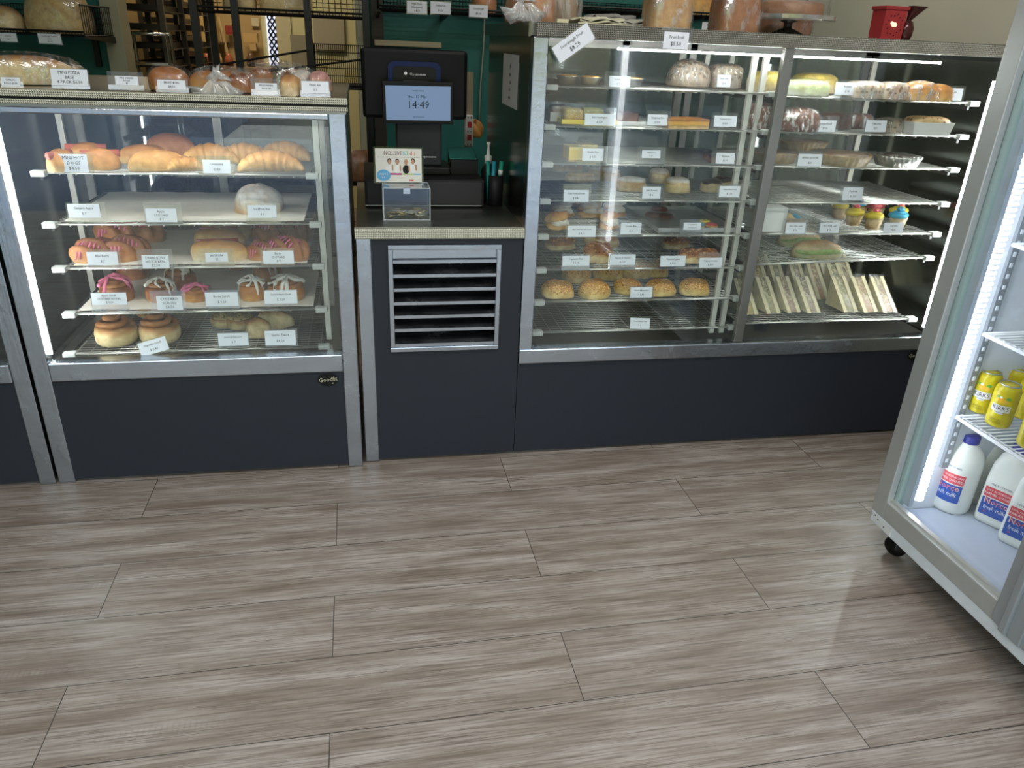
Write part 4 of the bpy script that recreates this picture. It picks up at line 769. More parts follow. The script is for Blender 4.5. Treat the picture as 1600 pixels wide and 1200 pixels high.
def pie(label, px, py, R, h, dy, crust, foil=False, name='fruit_pie'):
    f = MB().lathe([(0, 0), (R * .86, 0), (R, h * .85), (R * 1.03, h), (R * .96, h * .95), (0, h * .9)], (0, 0, 0), 120, .032, 30)
    c = MB().lathe([(0, h * .9), (R * .94, h * .96), (R * .5, h * 1.12), (0, h * 1.16)], (0, 0, 0), 32)
    ps = [('crust', f, FOIL if foil else crust, True), ('filling', c, CHOC if foil else plain('pie_filling', (.30, .18, .10), .3), True), ('cling_wrap', MB().lathe([(R * .9, -.0), (R * 1.05, h * .9), (R * 1.03, h * 1.08), (R * .5, h * 1.2), (0, h * 1.22)], (0, 0, 0), 48), WRAP if foil else CLEARP, True)]
    good(name, label, 'pie', at(px, py, zr(3), dy), 0, ps, 'large round pies')
CRUST = bread('pie_crust', (.70, .48, .25), (.78, .60, .34), (.74, .55, .3))
pie('fluted pie behind the divider post and the quiche card', 1225, 258, .09, .035, .10, CRUST); pie('fluted pale pie with dark filling right of the quiche card', 1338, 263, .10, .038, .105, CRUST); pie('silver foil pie wrapped in film at the right', 1425, 265, .078, .036, .09, CRUST, True); pie('dark topped pie at the back of its shelf', 1310, 250, .09, .038, .26, CRUST)
good('cake_box', 'tall white rounded cake box at the left of the cupcake shelf', 'box', at(1207, 362, zr(5), .10), 0, [('b', MB().box(-.045, .045, -.10, .10, 0, .086), PAPERW, False)])
cb = good('boxed_cake', 'cream cake with red and blue rows inside a clear box', 'cake', at(1242, 363, zr(5), .09), 0, [('clear_box', MB().box(-.05, .052, -.08, .08, 0, .084), ACRYL, False), ('cake', MB().box(-.042, .044, -.07, .07, .002, .042), SPONGE, False), ('icing', MB().blob((-.028, -.03, .036), .012, .03, .012).blob((0, -.03, .036), .013, .03, .014).blob((.0, .03, .036), .03, .03, .016), bread('cream_icing', (.85, .65, .2), (.8, .6, .2), (.8, .6, .2)), True), ('red_icing', MB().box(-.046, -.038, -.073, .03, .004, .045), REDI, False), ('blue_icing', MB().blob((.030, -.03, .036), .012, .03, .012), BLUEI, True)])
for (px, py, dy, ca, cb_, lb) in [(1349, 358, .07, YEL, REDI, 'cupcake with yellow frosting and a red top at the left'), (1374, 362, .045, YEL, REDI, 'front cupcake with yellow frosting and a red top'), (1338, 352, .12, YEL, BLUEI, 'cupcake with yellow frosting and a blue top at the back left'),
                                  (1415, 361, .055, BLUEI, BLUEI, 'front cupcake with blue frosting'), (1427, 357, .10, YEL, REDI, 'cupcake with yellow frosting at the right end'), (1398, 352, .13, REDI, REDI, 'cupcake with coral frosting at the back'), (1376, 350, .15, BLUEI, REDI, 'cupcake with blue frosting in the back row')]:
    s = .031
    cup = MB().lathe([(0, 0), (s * .72, 0), (s, .042), (0, .040)], (0, 0, 0), 60, .03, 20)
    fr_ = MB(); pts = []
    for i in range(41): t = i / 40; a = t * 5 * PI; pts.append((s * .92 * (1 - t) * math.cos(a), s * .92 * (1 - t) * math.sin(a), .046 + .020 * t))
    fr_.tube(pts, [.0105 * (1 - .4 * i / 40) for i in range(41)], 8)
    tp = MB().blob((0, 0, .066), s * .42, s * .42, .009, sq(2, .15, 6))
    good('cupcake', lb, 'cupcake', at(px, py, zr(5), dy), random.random() * 3, [('paper_case', cup, bread('cupcake_case', (.78, .62, .38), (.76, .58, .34), (.7, .5, .28)), True), ('frosting', fr_, ca, True), ('topping', tp, cb_, True)], 'frosted cupcakes')
ROLLG = bread('herb_roll', (.50, .30, .12), (.72, .56, .30), (.35, .42, .18), .55, .85)
for px, py, dy, L, rot, lb in [(1287, 408, .06, .20, -.08, 'front long filled bread roll in film'), (1275, 396, .14, .19, .12, 'rear long filled bread roll in film')]:
    good('filled_roll', lb, 'roll', at(px, py, zr(6) + .006, dy), rot, [('bread', roll_mb(L, .075, .062, p=2.5), ROLLG, True), ('filling', (lambda t: (t.mapv(lambda v: (v.x, v.y - .006, v.z + .018)), t)[1])(roll_mb(L * .92, .074, .022, p=2.5, amp=.08)), plain('salad', (.22, .32, .08), .5, var=.6, nscale=90), True), ('cling_wrap', roll_mb(L * 1.04, .08, .066, p=2.5, nu=40), CLEARP, True)], 'filled long rolls in film')
# sandwich wedges: cut face looks forward and up
BRD = plain('white_sandwich_bread', (.80, .72, .48), .8, nscale=120, var=.12)
fills = [('egg', (.80, .68, .34)), ('lettuce', (.58, .55, .34)), ('ham', (.60, .42, .34)), ('tuna', (.58, .47, .38)), ('salad', (.52, .49, .33)), ('carrot', (.64, .42, .28)), ('beef', (.46, .34, .27))]
def sandwich(label, px, py, fi, dy=0., H=.125, w_=.072, yaw=0., z=None):
    nm, cc = fills[fi]; D_ = .115; hw = w_ / 2
    tri = [(0., .012), (D_, .012), (D_, H)]
    def wedge(x0, x1, ins=0.): return MB().add([(x, y + (ins if k == 0 else -0.) , zz - (ins * .9 if k == 2 else 0)) for x in (x0, x1) for k, (y, zz) in enumerate(tri)], [(0, 2, 1), (3, 4, 5), (0, 1, 4, 3), (1, 2, 5, 4), (2, 0, 3, 5)])
    FM = bread('sandwich_' + nm, cc, cc, tuple(x * .7 for x in cc), speck=[(95, .42, (.74, .66, .42)), (130, .36, (.24, .26, .12)), (70, .3, tuple(x * .5 for x in cc))], bmp=1., nscale=90) if 'sandwich_' + nm not in bpy.data.materials else bpy.data.materials['sandwich_' + nm]
    ps = [('bread', wedge(-hw + .004, -hw + .020), BRD, False), ('bread', wedge(hw - .020, hw - .004), BRD, False), ('filling', wedge(-hw + .020, hw - .020, .004), FM, False)]
    pk = MB().add([(x, y, zz) for x in (-hw, hw) for y, zz in ((-.004, 0), (D_ + .004, 0), (D_ + .004, H + .008), (-.004, .010))], [(0, 3, 2, 1), (4, 5, 6, 7), (0, 1, 5, 4), (1, 2, 6, 5), (2, 3, 7, 6), (3, 0, 4, 7)])
    ps.append(('clear_pack', pk, CLEARP, False))
    lbm = MB().add([(x, D_ * t - .0060, .0105 + H * t) for t in (.52, .80) for x in (-hw * .45, hw * .45)], [(0, 1, 3, 2)])
    lbm.add([(v.x, v.y, v.z - .0004) for v in lbm.v[:4]], [(0, 2, 3, 1)])
    g = 'triangle sandwich packs'
    return good('sandwich_pack', label, 'sandwich', at(px, py, z or zr(7), dy), yaw, ps, g)
nums = ['first', 'second', 'third', 'fourth', 'fifth', 'sixth', 'seventh']
front = [(1176, 498, 0), (1211, 496, 1), (1243, 495, 2), (1274, 495, 3), (1332, 494, 4), (1363, 494, 5), (1393, 494, 6)]
for i, (px, py, fi) in enumerate(front):
    sandwich(f'{fills[fi][0]} sandwich wedge in clear pack, {nums[i]} from left in the front row', px, py, fi, .012, .125, .068 if i < 4 else .074, .12)
for i, (px, fi) in enumerate([(1172, 1), (1198, 0), (1226, 4), (1258, 3), (1286, 5), (1318, 1)]):
    sandwich(f'sandwich wedge in clear pack, {nums[i]} from left in the second row', px, 472, fi, .0, .135, .066, .12)
for i, (px, fi) in enumerate([(1180, 2), (1203, 4), (1300, 1), (1328, 3)]):
    sandwich(f'sandwich wedge in clear pack, {nums[i]} from left in the back row', px, 452, fi, .0, .140, .066, .12)

# ------------------------------------------------------------------ things on top of the tall cabinet
ZT = 1.467
def on2(px, Y): p = W(px, 40, Y=Y); p.z = ZT; return p
TAN = bread('tan_loaf', (.52, .30, .14), (.58, .36, .18), (.5, .3, .15)); 
k = bagged('bread_bag', 'knotted plastic bag with a brown loaf at the left end of the cabinet top', 'bread', on2(832, 2.62), .15, [inner(.15, .14, .12, bread('bagged_brown', (.42, .19, .10), (.50, .26, .14), (.45, .22, .12)), 'loaf', -.01, p=3)], .19, .17, .135, knot=(-.06, -.075, .055, .075), bag=film('thick_bag', .42, 18))
bagged('bread_bag', 'bagged grey brown loaf behind the knotted bag', 'bread', on2(868, 2.78), 0, [inner(.14, .14, .12, bread('rye', (.35, .25, .16), (.4, .28, .18), (.4, .25, .15)), 'loaf', p=3)], .17, .16, .145, bag=film('thick_bag2', .42, 18))
def paper_bags(label, px0, px1, Y, h, mat, rot=0., name='paper_bag_stack'):
    a, b = on2(px0, Y), on2(px1, Y); L = b.x - a.x; mb = MB(); nx, ny = 14, 6
    for s in range(3):
        zt0 = h * s / 3; V = []
        for l in (0, 1):
            for j in range(ny + 1):
                for i in range(nx + 1): V.append((L * (i / nx - .5) * (1 - .06 * s), .16 * (j / ny - .5), zt0 + (h / 3 - .001) * l + .006 * math.sin(i * .7 + s * 1.5 + j * .5) * (s + l) / 3 + .001))
        N_ = (nx + 1) * (ny + 1); F = [(j * (nx + 1) + i, j * (nx + 1) + i + 1, (j + 1) * (nx + 1) + i + 1, (j + 1) * (nx + 1) + i) for j in range(ny) for i in range(nx)]
        F += [tuple(q + N_ for q in f) for f in F]
        for i in range(nx): F += [(i, i + 1, i + 1 + N_, i + N_), (ny * (nx + 1) + i, ny * (nx + 1) + i + 1, ny * (nx + 1) + i + 1 + N_, ny * (nx + 1) + i + N_)]
        mb.add(V, F)
    c = (a + b) / 2; return good(name, label, 'paper bags', c, rot, [('b', mb, mat, True)])
paper_bags('stack of cream paper bags beside the bagged loaves', 893, 968, 2.56, .020, plain('kraft_cream', (.52, .50, .36), .7))
paper_bags('grey crumpled paper on the cream paper bags', 915, 985, 2.74, .036, plain('grey_paper', (.22, .21, .20), .6, var=.3))
paper_bags('pale folded paper bags left of the fruit loaf', 960, 1030, 2.66, .022, plain('kraft_pale', (.42, .42, .36), .7))
good('paper_tag', 'small cream folded card beside the bread bags', 'card', on2(878, 2.50), 0, [('c', MB().box(-.018, .018, -.01, .01, 0, .014), plain('tag_cream', (.6, .56, .38), .6), False)])
def tin(label, px0, px1, Y, h, mat, rot=0., w_=.13, bag=BAG):
    a, b = on2(px0, Y), on2(px1, Y); L = b.x - a.x
    return bagged('loaf_of_bread', label, 'bread', (a + b) / 2, rot, [inner(L * .95, w_, h * .97, mat, 'loaf', p=6, amp=.01)], L, w_ * 1.05, h, p=6, bag=bag, group='tin loaves in plastic bags')
LOAF = bread('tin_loaf', (.42, .22, .08), (.58, .38, .18), (.55, .35, .18), .2, .9)
tin('bagged golden tin loaf above the Fruit Loaf card', 1006, 1072, 2.56, .115, LOAF); tin('bagged reddish tin loaf left of the cake stand', 1113, 1178, 2.58, .12, bread('red_loaf', (.30, .12, .05), (.36, .17, .08), (.32, .16, .08), .3, .8)); tin('bagged reddish loaf behind the cake stand', 1182, 1262, 2.86, .12, bread('red_loaf2', (.28, .12, .06), (.32, .15, .08), (.3, .15, .08)))
# cake stand with dome
cs = on2(1231, 2.62); CSM = plain('dark_stand', (.05, .045, .04), .25)
cst = thing('cake_stand', 'glass domed cake stand with a dark foot on the cabinet top', 'cake stand', cs)
MB().lathe([(0, 0), (.062, 0), (.058, .006), (.030, .018), (.014, .024), (.014, .040), (.03, .046), (0, .046)], n=32).build('foot', CSM, cst, smooth=True, world=False)
MB().lathe([(0, .046), (.150, .046), (.153, .050), (.153, .062), (.149, .063), (.149, .052), (0, .052)], n=48).build('plate', clear('stand_glass', (.7, .7, .66), base=.25, haze=.12), cst, world=False)
MB().lathe([(.128, .053), (.128, .14), (.110, .185), (.07, .215), (.012, .225), (0, .226)], n=40).build('dome', clear('dome_glass', (.93, .93, .90), base=.07, haze=.06), cst, smooth=True, world=False)
MB().lathe([(0, .225), (.008, .226), (.014, .24), (.008, .252), (0, .253)], n=16).build('knob', ACRYL, cst, smooth=True, world=False)
good('brown_cake', 'round reddish brown cake under the glass dome', 'cake', cs + Vector((-.0, 0, .053)), 0, [('c', MB().lathe([(0, 0), (.105, 0), (.108, .008), (.106, .045), (.09, .052), (0, .054)], n=32), bread('stand_cake', (.34, .16, .08), (.36, .18, .1), (.3, .15, .08)), True)])
# red tin lantern and brown wrapped ornament
p = on2(1386, 2.62); rl_ = thing('red_tin_box', 'small red punched tin box with tapered sides on the cabinet top', 'tin box', p)
REDT = plain('red_paint', (.34, .025, .03), .4)
def frustum(x0, x1, z0, z1): return MB().add([(sx * r, sy * r * .9, z) for z, r in ((z0, x0), (z1, x1)) for sx, sy in ((-1, -1), (1, -1), (1, 1), (-1, 1))], [(0, 3, 2, 1), (4, 5, 6, 7), (0, 1, 5, 4), (1, 2, 6, 5), (2, 3, 7, 6), (3, 0, 4, 7)])
frustum(.040, .042, 0, .096).build('body', REDT, rl_, world=False, bevel=.001); frustum(.046, .047, .096, .108).build('lid', REDT, rl_, world=False, bevel=.002)
hl = MB()
for i in range(14):
    a = 2 * PI * i / 14; rr = (.026, .031)[i % 2]; hl.lathe([(0, 0), (.0022, 0), (.0022, .0006), (0, .0006)], (rr * math.cos(a), rr * 1.1 * math.sin(a), 0), 8)
hl.mapv(lambda v: (v.x, -.0376 - .0018 * (v.y + .05) / .1 - v.z, .050 + v.y)); hl.build('punched_hole', BLACK, rl_, world=False)
kb = MB().lathe([(0, 0), (.011, 0), (.011, .0006), (0, .0006)], (0, 0, 0), 20, sy=.7).lathe([(0, 0), (.006, 0), (.006, .0006), (0, .0006)], (-.010, .005, 0), 12); kb.mapv(lambda v: (v.x, -.0377 - .0012 - v.z, .050 + v.y)); kb.build('window', glow('cutout_glow', (1, .62, .3), .8), rl_, world=False)  # cut-out shape with a weak warm emission of its own
p = on2(1417, 2.60); BW = plain('brown_foil', (.07, .016, .016), .18, .35, nscale=60, var=.5)
er = thing('wrapped_chocolate', 'dark brown foil wrapped chocolate with a twisted top', 'chocolate', p)
MB().lathe([(0, 0), (.018, 0), (.025, .02), (.026, .042), (.018, .062), (.008, .068), (0, .068)], n=12, flute=.05, nf=5).build('body', BW, er, smooth=True, world=False)
fn = MB().lathe([(.007, .064), (.010, .070), (.026, .10), (.034, .112), (.031, .112), (.0, .078)], (0, 0, 0), 14, .25, 3); fn.mapv(lambda v: (v.x + max(0, v.z - .064) * .55, v.y * .5, v.z)); fn.build('twisted_top', BW, er, world=False)
# ------------------------------------------------------------------ on the till counter
ZC = .8555
GREYP = plain('grey_plastic', (.034, .034, .036), .5, spec=.25); DG = plain('dark_grey', (.012, .012, .013), .45, spec=.25)
a = W(571, 324, Y=2.70); b = W(756, 324, Y=2.70); zt_ = W(600, 281, Y=2.70).z
cd = thing('cash_drawer', 'wide dark grey cash drawer on the till counter below the screens', 'cash drawer', ((a.x + b.x) / 2, 2.9, ZC))
box('case', DG, cd, a.x, b.x, 2.704, 3.10, ZC + .008, zt_, .003)
box('drawer_front', GREYP, cd, a.x + .008, b.x - .008, 2.698, 2.706, ZC + .014, zt_ - .006, .002)
box('foot_rail', BLACK, cd, a.x + .01, b.x - .01, 2.72, 3.08, ZC, ZC + .008); box('lower_trim', plain('trim_grey', (.35, .35, .35), .3, .6), cd, a.x, b.x - .008, 2.700, 2.703, ZC + .008, ZC + .011)
zd = zt_
Ym = 2.86; tl = W(563, 71, Y=Ym); trr = W(731, 82, Y=Ym); bl = W(566, 170, Y=Ym); br_ = W(725, 192, Y=Ym)
pos = thing('till_terminal', 'black two screen till terminal on the cash drawer', 'till', ((tl.x + trr.x) / 2, Ym, zd))
x0, x1, z0, z1 = tl.x, trr.x, (bl.z + br_.z) / 2 - .01, (tl.z + trr.z) / 2
mb = MB().box(x0, x1, Ym, Ym + .045, z0, z1); mb.build('operator_screen', plain('monitor_black', (.004, .004, .005), .42, spec=.2), pos, bevel=.012)
cx_ = (W(606, 120, Y=Ym).x + W(688, 120, Y=Ym).x) / 2; hw = wid(606, 688, 120, Ym) / 2; zt2 = W(645, 96, Y=Ym).z; zb2 = W(645, 135, Y=Ym).z
def arch(hw, zt2, zb2, y0, y1, r=.02):
    pl = [(cx_ - hw, zb2), (cx_ + hw, zb2)] + [(cx_ + hw - r * 1.3 * (1 - math.cos(t * PI / 16)), zt2 - r + r * math.sin(t * PI / 16)) for t in range(9)] + [(cx_ - hw + r * 1.3 * (1 - math.cos(t * PI / 16)), zt2 - r + r * math.sin(t * PI / 16)) for t in range(8, -1, -1)]
    return MB().prism(pl, y0, y1)
ar = arch(hw, zt2, zb2, Ym - .016, Ym + .002).build('arch_housing', plain('arch_blue', (.006, .014, .07), .35, spec=.2), pos)
arch(hw - .018, zt2 - .016, zb2, Ym - .020, Ym - .014, .012).build('arch_insert', BLACK, ar)
p = W(650, 116, Y=Ym - .021); text(ar, [('Opensense', .0125, .006, 0, 1), ('●', .014, -.036, .001, 1)], face_m(Vector((p.x, Ym - .0205, p.z))), PAPERW, 'logo')
Yc = 2.79; A_, B_, C_ = W(600, 131, Y=Yc), W(702, 137, Y=Yc), W(606, 187, Y=Yc)
cw, chh = B_.x - A_.x, (A_.z + B_.z) / 2 - (C_.z + W(705, 190, Y=Yc).z) / 2; cen = Vector(((A_.x + B_.x + C_.x + W(705, 190, Y=Yc).x) / 4, Yc, ((A_.z + B_.z) / 2 - chh / 2)))
M3 = face_m(cen, -.10, 0.0, .01)
sheet(MB(), M3 @ Matrix.Translation((0, 0, -.001)), cw + .022, chh + .026, .016).build('customer_screen', BLACK, pos, bevel=.002)
SCR = glow('screen_glow', (.30, .45, .70), .48); SCR.node_tree.nodes['Principled BSDF'].inputs['Base Color'].default_value = (.02, .03, .05, 1)
sc_o = sheet(MB(), M3, cw, chh, .0006).build('screen_glass', SCR, pos)
text(sc_o, [('14:49', .036, 0, -.006, 1), ('Thu, 13 Mar', .014, -.004, .022, 1), ('welcome', .009, 0, .042, 1.2), ('opensense', .008, .0, -.045, 1.2)], M3 @ Matrix.Translation((0, 0, .0006)), plain('screen_ink', (.01, .015, .03), .5), 'screen_text')
p = W(650, 127, Y=2.82); box('hinge', GREYP, pos, p.x - .045, p.x + .045, 2.80, Ym, p.z - .006, p.z + .002, .002)
s0, s1 = W(619, 200, Y=2.84).x, W(690, 200, Y=2.84).x
box('stand', plain('stand_grey', (.025, .027, .03), .45, spec=.25), pos, s0, s1, 2.83, 2.90, zd + .03, z0 + .04, .006); box('stand_base', BLACK, pos, s0 - .03, s1 + .03, 2.80, 2.98, zd, zd + .03, .006)
p = W(640, 240, Y=2.828); text(pos, [('opensense', .012, .0, 0, 1)], face_m(Vector((s1 - .045, 2.8295, p.z - .01))), PAPERW, 'stand_logo')
# coin box with leaflet
Yf = 2.50; a = W(600, 341, Z=ZC); fx0 = W(600, 341, Y=Yf).x; fx1 = W(672, 343, Y=Yf).x; zt3 = W(640, 296, Y=Yf).z
cbx = thing('coin_box', 'clear acrylic donation box holding coins on the till counter', 'donation box', ((fx0 + fx1) / 2, Yf + .06, ZC))
t = .004; Yb = Yf + .105
ac = MB().box(fx0, fx1, Yf, Yf + t, ZC, zt3).box(fx0, fx1, Yb - t, Yb, ZC, zt3).box(fx0, fx0 + t, Yf + t, Yb - t, ZC, zt3).box(fx1 - t, fx1, Yf + t, Yb - t, ZC, zt3).box(fx0 + t, fx1 - t, Yf + t, Yb - t, ZC, ZC + t)
ac.build('clear_body', ACR2, cbx); MB().box(fx0, fx1, Yf, Yb, zt3, zt3 + t).build('lid', ACR2, cbx)
ed = MB(); 
for x in (fx0, fx1):
    for y in (Yf, Yb): ed.bar((x, y, ZC), (x, y, zt3 + t), .0018)
for z in (ZC + .002, zt3 + t):
    ed.bar((fx0, Yf, z), (fx1, Yf, z), .0016).bar((fx0, Yb, z), (fx1, Yb, z), .0016).bar((fx0, Yf, z), (fx0, Yb, z), .0016).bar((fx1, Yf, z), (fx1, Yb, z), .0016)
ed.build('polished_edges', plain('acrylic_edge', (.42, .46, .5), .2), cbx)
h = MB().box((fx0 + fx1) / 2 - .012, (fx0 + fx1) / 2 + .012, Yf - .006, Yf, zt3 - .014, zt3 + .006); h.build('hasp', STEEL, cbx, bevel=.001)
COIN = [plain('silver_coin', (.60, .58, .52), .3, .8), plain('gold_coin', (.55, .42, .18), .3, .8)]
rc_ = random.Random(5)
for i in range(46):
    r_ = rc_.choice([.0098, .0118, .0143, .0125]); k = MB().lathe([(0, -.001), (r_, -.001), (r_, .001), (0, .001)], n=16)
    o = good('coin', 'coin lying in the pile inside the clear donation box', 'coin', (rc_.uniform(fx0 + .02, fx1 - .02), rc_.uniform(Yf + .02, Yb - .02), ZC + .008 + .0022 * (i // 6)), 0, [('coin', k, COIN[i % 3 == 0], True)], 'coins in the donation box')
    o.rotation_euler = (rc_.uniform(-.25, .25), rc_.uniform(-.25, .25), 0)
Yl = 2.60; P0, P1, P2 = W(584, 232, Y=Yl), W(657, 232, Y=Yl), W(590, 284, Y=Yl)
lw, lh = P1.x - P0.x, P0.z - P2.z; lc = Vector(((W(623, 258, Y=Yl).x), Yl + .004, (P0.z + P2.z) / 2)); L3 = face_m(lc, .1)
lf = thing('leaflet', 'white card printed INCLUSIVE KIDS with four people, behind the donation box', 'leaflet', lc)
sheet(MB(), L3, lw, lh, .001).build('card', plain('leaflet_white', (.74, .72, .68), .4), lf)
sheet(MB(), L3 @ Matrix.Translation((0, .0, -.002)), lw + .012, lh + .01, .003).build('clear_stand', ACR2, lf)
bx = MB().box(lc.x - lw / 2, lc.x + lw / 2, Yl + .0, Yl + .006, zt3 + t, lc.z - lh / 2 + .004); bx.build('stand_foot', ACRYL, lf)
up = lambda u, v: L3 @ Matrix.Translation((u, v, .0008))
text(lf, [('INCLUSIVE', lh * .17, -lw * .13, lh * .36, .72)], up(0, 0), plain('plum_ink', (.16, .06, .09), .5), 'heading')
for s, u, c in (('K', .13, (.10, .5, .62)), ('3', .19, (.03, .45, .10)), ('d', .27, (.60, .02, .03)), ('s', .35, (.75, .25, .02))):
    text(lf, [(s, lh * .19, lw * u, lh * .36, .85)], up(0, 0), plain('letter_' + s, c, .5), 'heading_letter')
sheet(MB(), up(0, lh * .245), lw * .92, lh * .006, .0002).build('rule', GREYP, lf)
def disc(u, v, rx, ry, n=20): m3 = up(u, v); return MB().add([m3 @ Vector((rx * math.cos(2 * PI * i / n), ry * math.sin(2 * PI * i / n), .0003)) for i in range(n)] + [m3 @ Vector((rx * math.cos(2 * PI * i / n), ry * math.sin(2 * PI * i / n), -.0003)) for i in range(n)], [tuple(range(n)), tuple(range(2 * n - 1, n - 1, -1))] + [(i, (i + 1) % n, (i + 1) % n + n, i + n) for i in range(n)])
SKIN = plain('print_skin', (.50, .27, .17), .5); HAIRD = plain('print_dark_hair', (.04, .025, .02), .5); HAIRB = plain('print_blonde', (.55, .36, .18), .5)
for u, hair, shirt, v in ((-.20, HAIRD, PAPERW, .10), (-.03, HAIRD, PAPERW, .09), (.16, HAIRB, DG, .08), (.31, HAIRD, PAPERW, .11)):
    disc(lw * u, lh * (v + .03), lw * .042, lh * .085).build('printed_hair', hair, lf); disc(lw * u, lh * v, lw * .032, lh * .075).build('printed_face', SKIN, lf).location.y -= .0004
    disc(lw * u, lh * (v - .20), lw * .075, lh * .13).build('printed_torso', shirt, lf).location.y -= .0002
    disc(lw * (u + .065), lh * (v - .17), lw * .018, lh * .1).build('printed_arm', SKIN, lf).location.y -= .0005
disc(-lw * .33, -lh * .30, lw * .15, lh * .17).build('blue_roundel', plain('roundel_blue', (.12, .40, .68), .5), lf).location.y -= .0007
text(lf, [('HELP US', lh * .08, -lw * .33, -lh * .27, .9), ('kids', lh * .08, -lw * .33, -lh * .36, .9)], up(0, 0) @ Matrix.Translation((0, 0, .0016)), PAPERW, 'roundel_text')
sheet(MB(), up(-lw * .07, -lh * .26), lw * .26, lh * .055, .0003).build('magenta_band', plain('magenta', (.45, .02, .20), .5), lf); sheet(MB(), up(lw * .19, -lh * .26), lw * .26, lh * .03, .0003).build('green_band', plain('lime', (.35, .55, .12), .5), lf)
sheet(MB(), up(lw * .40, -lh * .26), lw * .16, lh * .035, .0003).build('cyan_band', plain('cyan_b', (.15, .45, .65), .5), lf); sheet(MB(), up(lw * .27, -lh * .44), lw * .10, lh * .04, .0003).build('red_mark', plain('red_b', (.6, .04, .04), .5), lf)
# side-panel note
n0, n1 = W(787, 83, X=.505), W(807, 172, X=.505)
nt_ = thing('handwritten_note', 'narrow strip of white paper taped to the side of the tall cabinet', 'note', ((.504), (n0.y + n1.y) / 2, (n0.z + n1.z) / 2))
MB().box(.5048, .5058, min(n0.y, n1.y), max(n0.y, n1.y), n1.z, n0.z).build('paper', plain('note_paper', (.48, .47, .46), .7), nt_)
M4 = Matrix.Translation((.5046, (n0.y + n1.y) / 2, (n0.z + n1.z) / 2)) @ Matrix.Rotation(-PI / 2, 4, 'Z') @ Matrix.Rotation(PI / 2, 4, 'X')
hh_ = n0.z - n1.z; text(nt_, [('@', .022, 0, hh_ * .27, .9), ('counter', .020, 0, hh_ * .12, .6), ('on the', .020, 0, -hh_ * .03, .75), ('hot', .02, 0, -hh_ * .17, 1), ('anytime', .020, 0, -hh_ * .32, .6)], M4, INK)
# pump bottle, pens, folder
pb = W(762, 322, Z=ZC); pb = Vector((.435, 2.90, ZC))
def onto(px, py, Y, Z): p = W(px, py, Y=Y); p.z = Z; return p
q = onto(763, 240, 2.86, ZC); pbt = thing('pump_bottle', 'dark bottle with a white pump top beside the cash drawer', 'bottle', q)
ztop = W(763, 222, Y=2.86).z - ZC
MB().lathe([(0, 0), (.024, 0), (.025, .01), (.025, ztop - .10), (.012, ztop - .075), (0, ztop - .075)], n=20).build('body', DG, pbt, smooth=True, world=False)
MB().lathe([(.013, ztop - .078), (.014, ztop - .05), (.006, ztop - .045), (.004, ztop - .012), (.008, ztop - .004), (.006, ztop), (0, ztop)], n=16).add([], []).build('pump', PAPERW, pbt, smooth=True, world=False)
q = onto(775, 250, 2.76, ZC); cup = good('pen_cup', 'dark cylindrical pen cup against the tall cabinet side', 'cup', q, 0, [('cup', MB().lathe([(0, 0), (.028, 0), (.030, .11), (.027, .11), (.026, .004), (0, .004)], n=24), DG, True)])
for i, (dx, lean_, c, cap_, lb) in enumerate([(.008, .32, (.01, .32, .20), True, 'green marker pen with a white end in the pen cup'), (-.012, .12, (.01, .28, .38), False, 'blue marker pen in the pen cup'), (-.022, -.2, (.01, .25, .2), False, 'teal pen leaning left in the pen cup')]):
    mt = plain(f'marker_{i}', c, .35); ps = [('barrel', MB().bar((0, 0, 0), (lean_ * .04, -.004, .152), .0075, 12), mt, True)]
    if cap_: ps.append(('collar', MB().bar((lean_ * .028, -.003, .105), (lean_ * .032, -.0035, .122), .0085, 12), PAPERW, True))
    good('marker_pen', lb, 'pen', q + Vector((dx, 0, .006)), 0, ps)
q0, q1 = W(706, 258, Y=2.88), W(742, 258, Y=2.88)
good('black_card_terminal', 'black block with a teal folder on top, right end of the cash drawer', 'till accessory', ((q0.x + q1.x) / 2, 2.90, zd), 0, [('case', MB().add([(x, y, z) for x in (-.05, .05) for y, z in ((-.06, 0), (.07, 0), (.07, .075), (-.06, .05))], [(0, 3, 2, 1), (4, 5, 6, 7), (0, 1, 5, 4), (1, 2, 6, 5), (2, 3, 7, 6), (3, 0, 4, 7)]), DG, False), ('teal_cover', MB().add([(x, y, z + d) for d in (0, .004) for x in (-.055, .045) for y, z in ((-.055, .052), (.07, .077))], [(0, 1, 3, 2), (4, 6, 7, 5), (0, 2, 6, 4), (1, 5, 7, 3), (0, 4, 5, 1), (2, 3, 7, 6)]), plain('teal_cover', (.01, .14, .12), .4), False)])
# ------------------------------------------------------------------ behind the counter
def boxpx(px0, py0, px1, py1, Y, d, mat, name, parent=None, bevel=0.):
    a, b, c, e_ = W(px0, py0, Y=Y), W(px1, py0, Y=Y), W(px0, py1, Y=Y), W(px1, py1, Y=Y)
    x0, x1 = (a.x + c.x) / 2, (b.x + e_.x) / 2; z1, z0 = (a.z + b.z) / 2, (c.z + e_.z) / 2
    o = MB().box(x0, x1, Y, Y + d, z0, z1).build(name, mat, parent, bevel=bevel); return o
def solo(o, label, cat, group=None):                # put the origin of a world-coordinate mesh at its base centre
    vs = o.data.vertices; xs = [v.co.x for v in vs]; ys = [v.co.y for v in vs]; zs = [v.co.z for v in vs]
    c = Vector(((min(xs) + max(xs)) / 2, (min(ys) + max(ys)) / 2, min(zs))); o.data.transform(Matrix.Translation(-c)); o.location = c; return tag(o, label, cat, group)
YW = 4.295
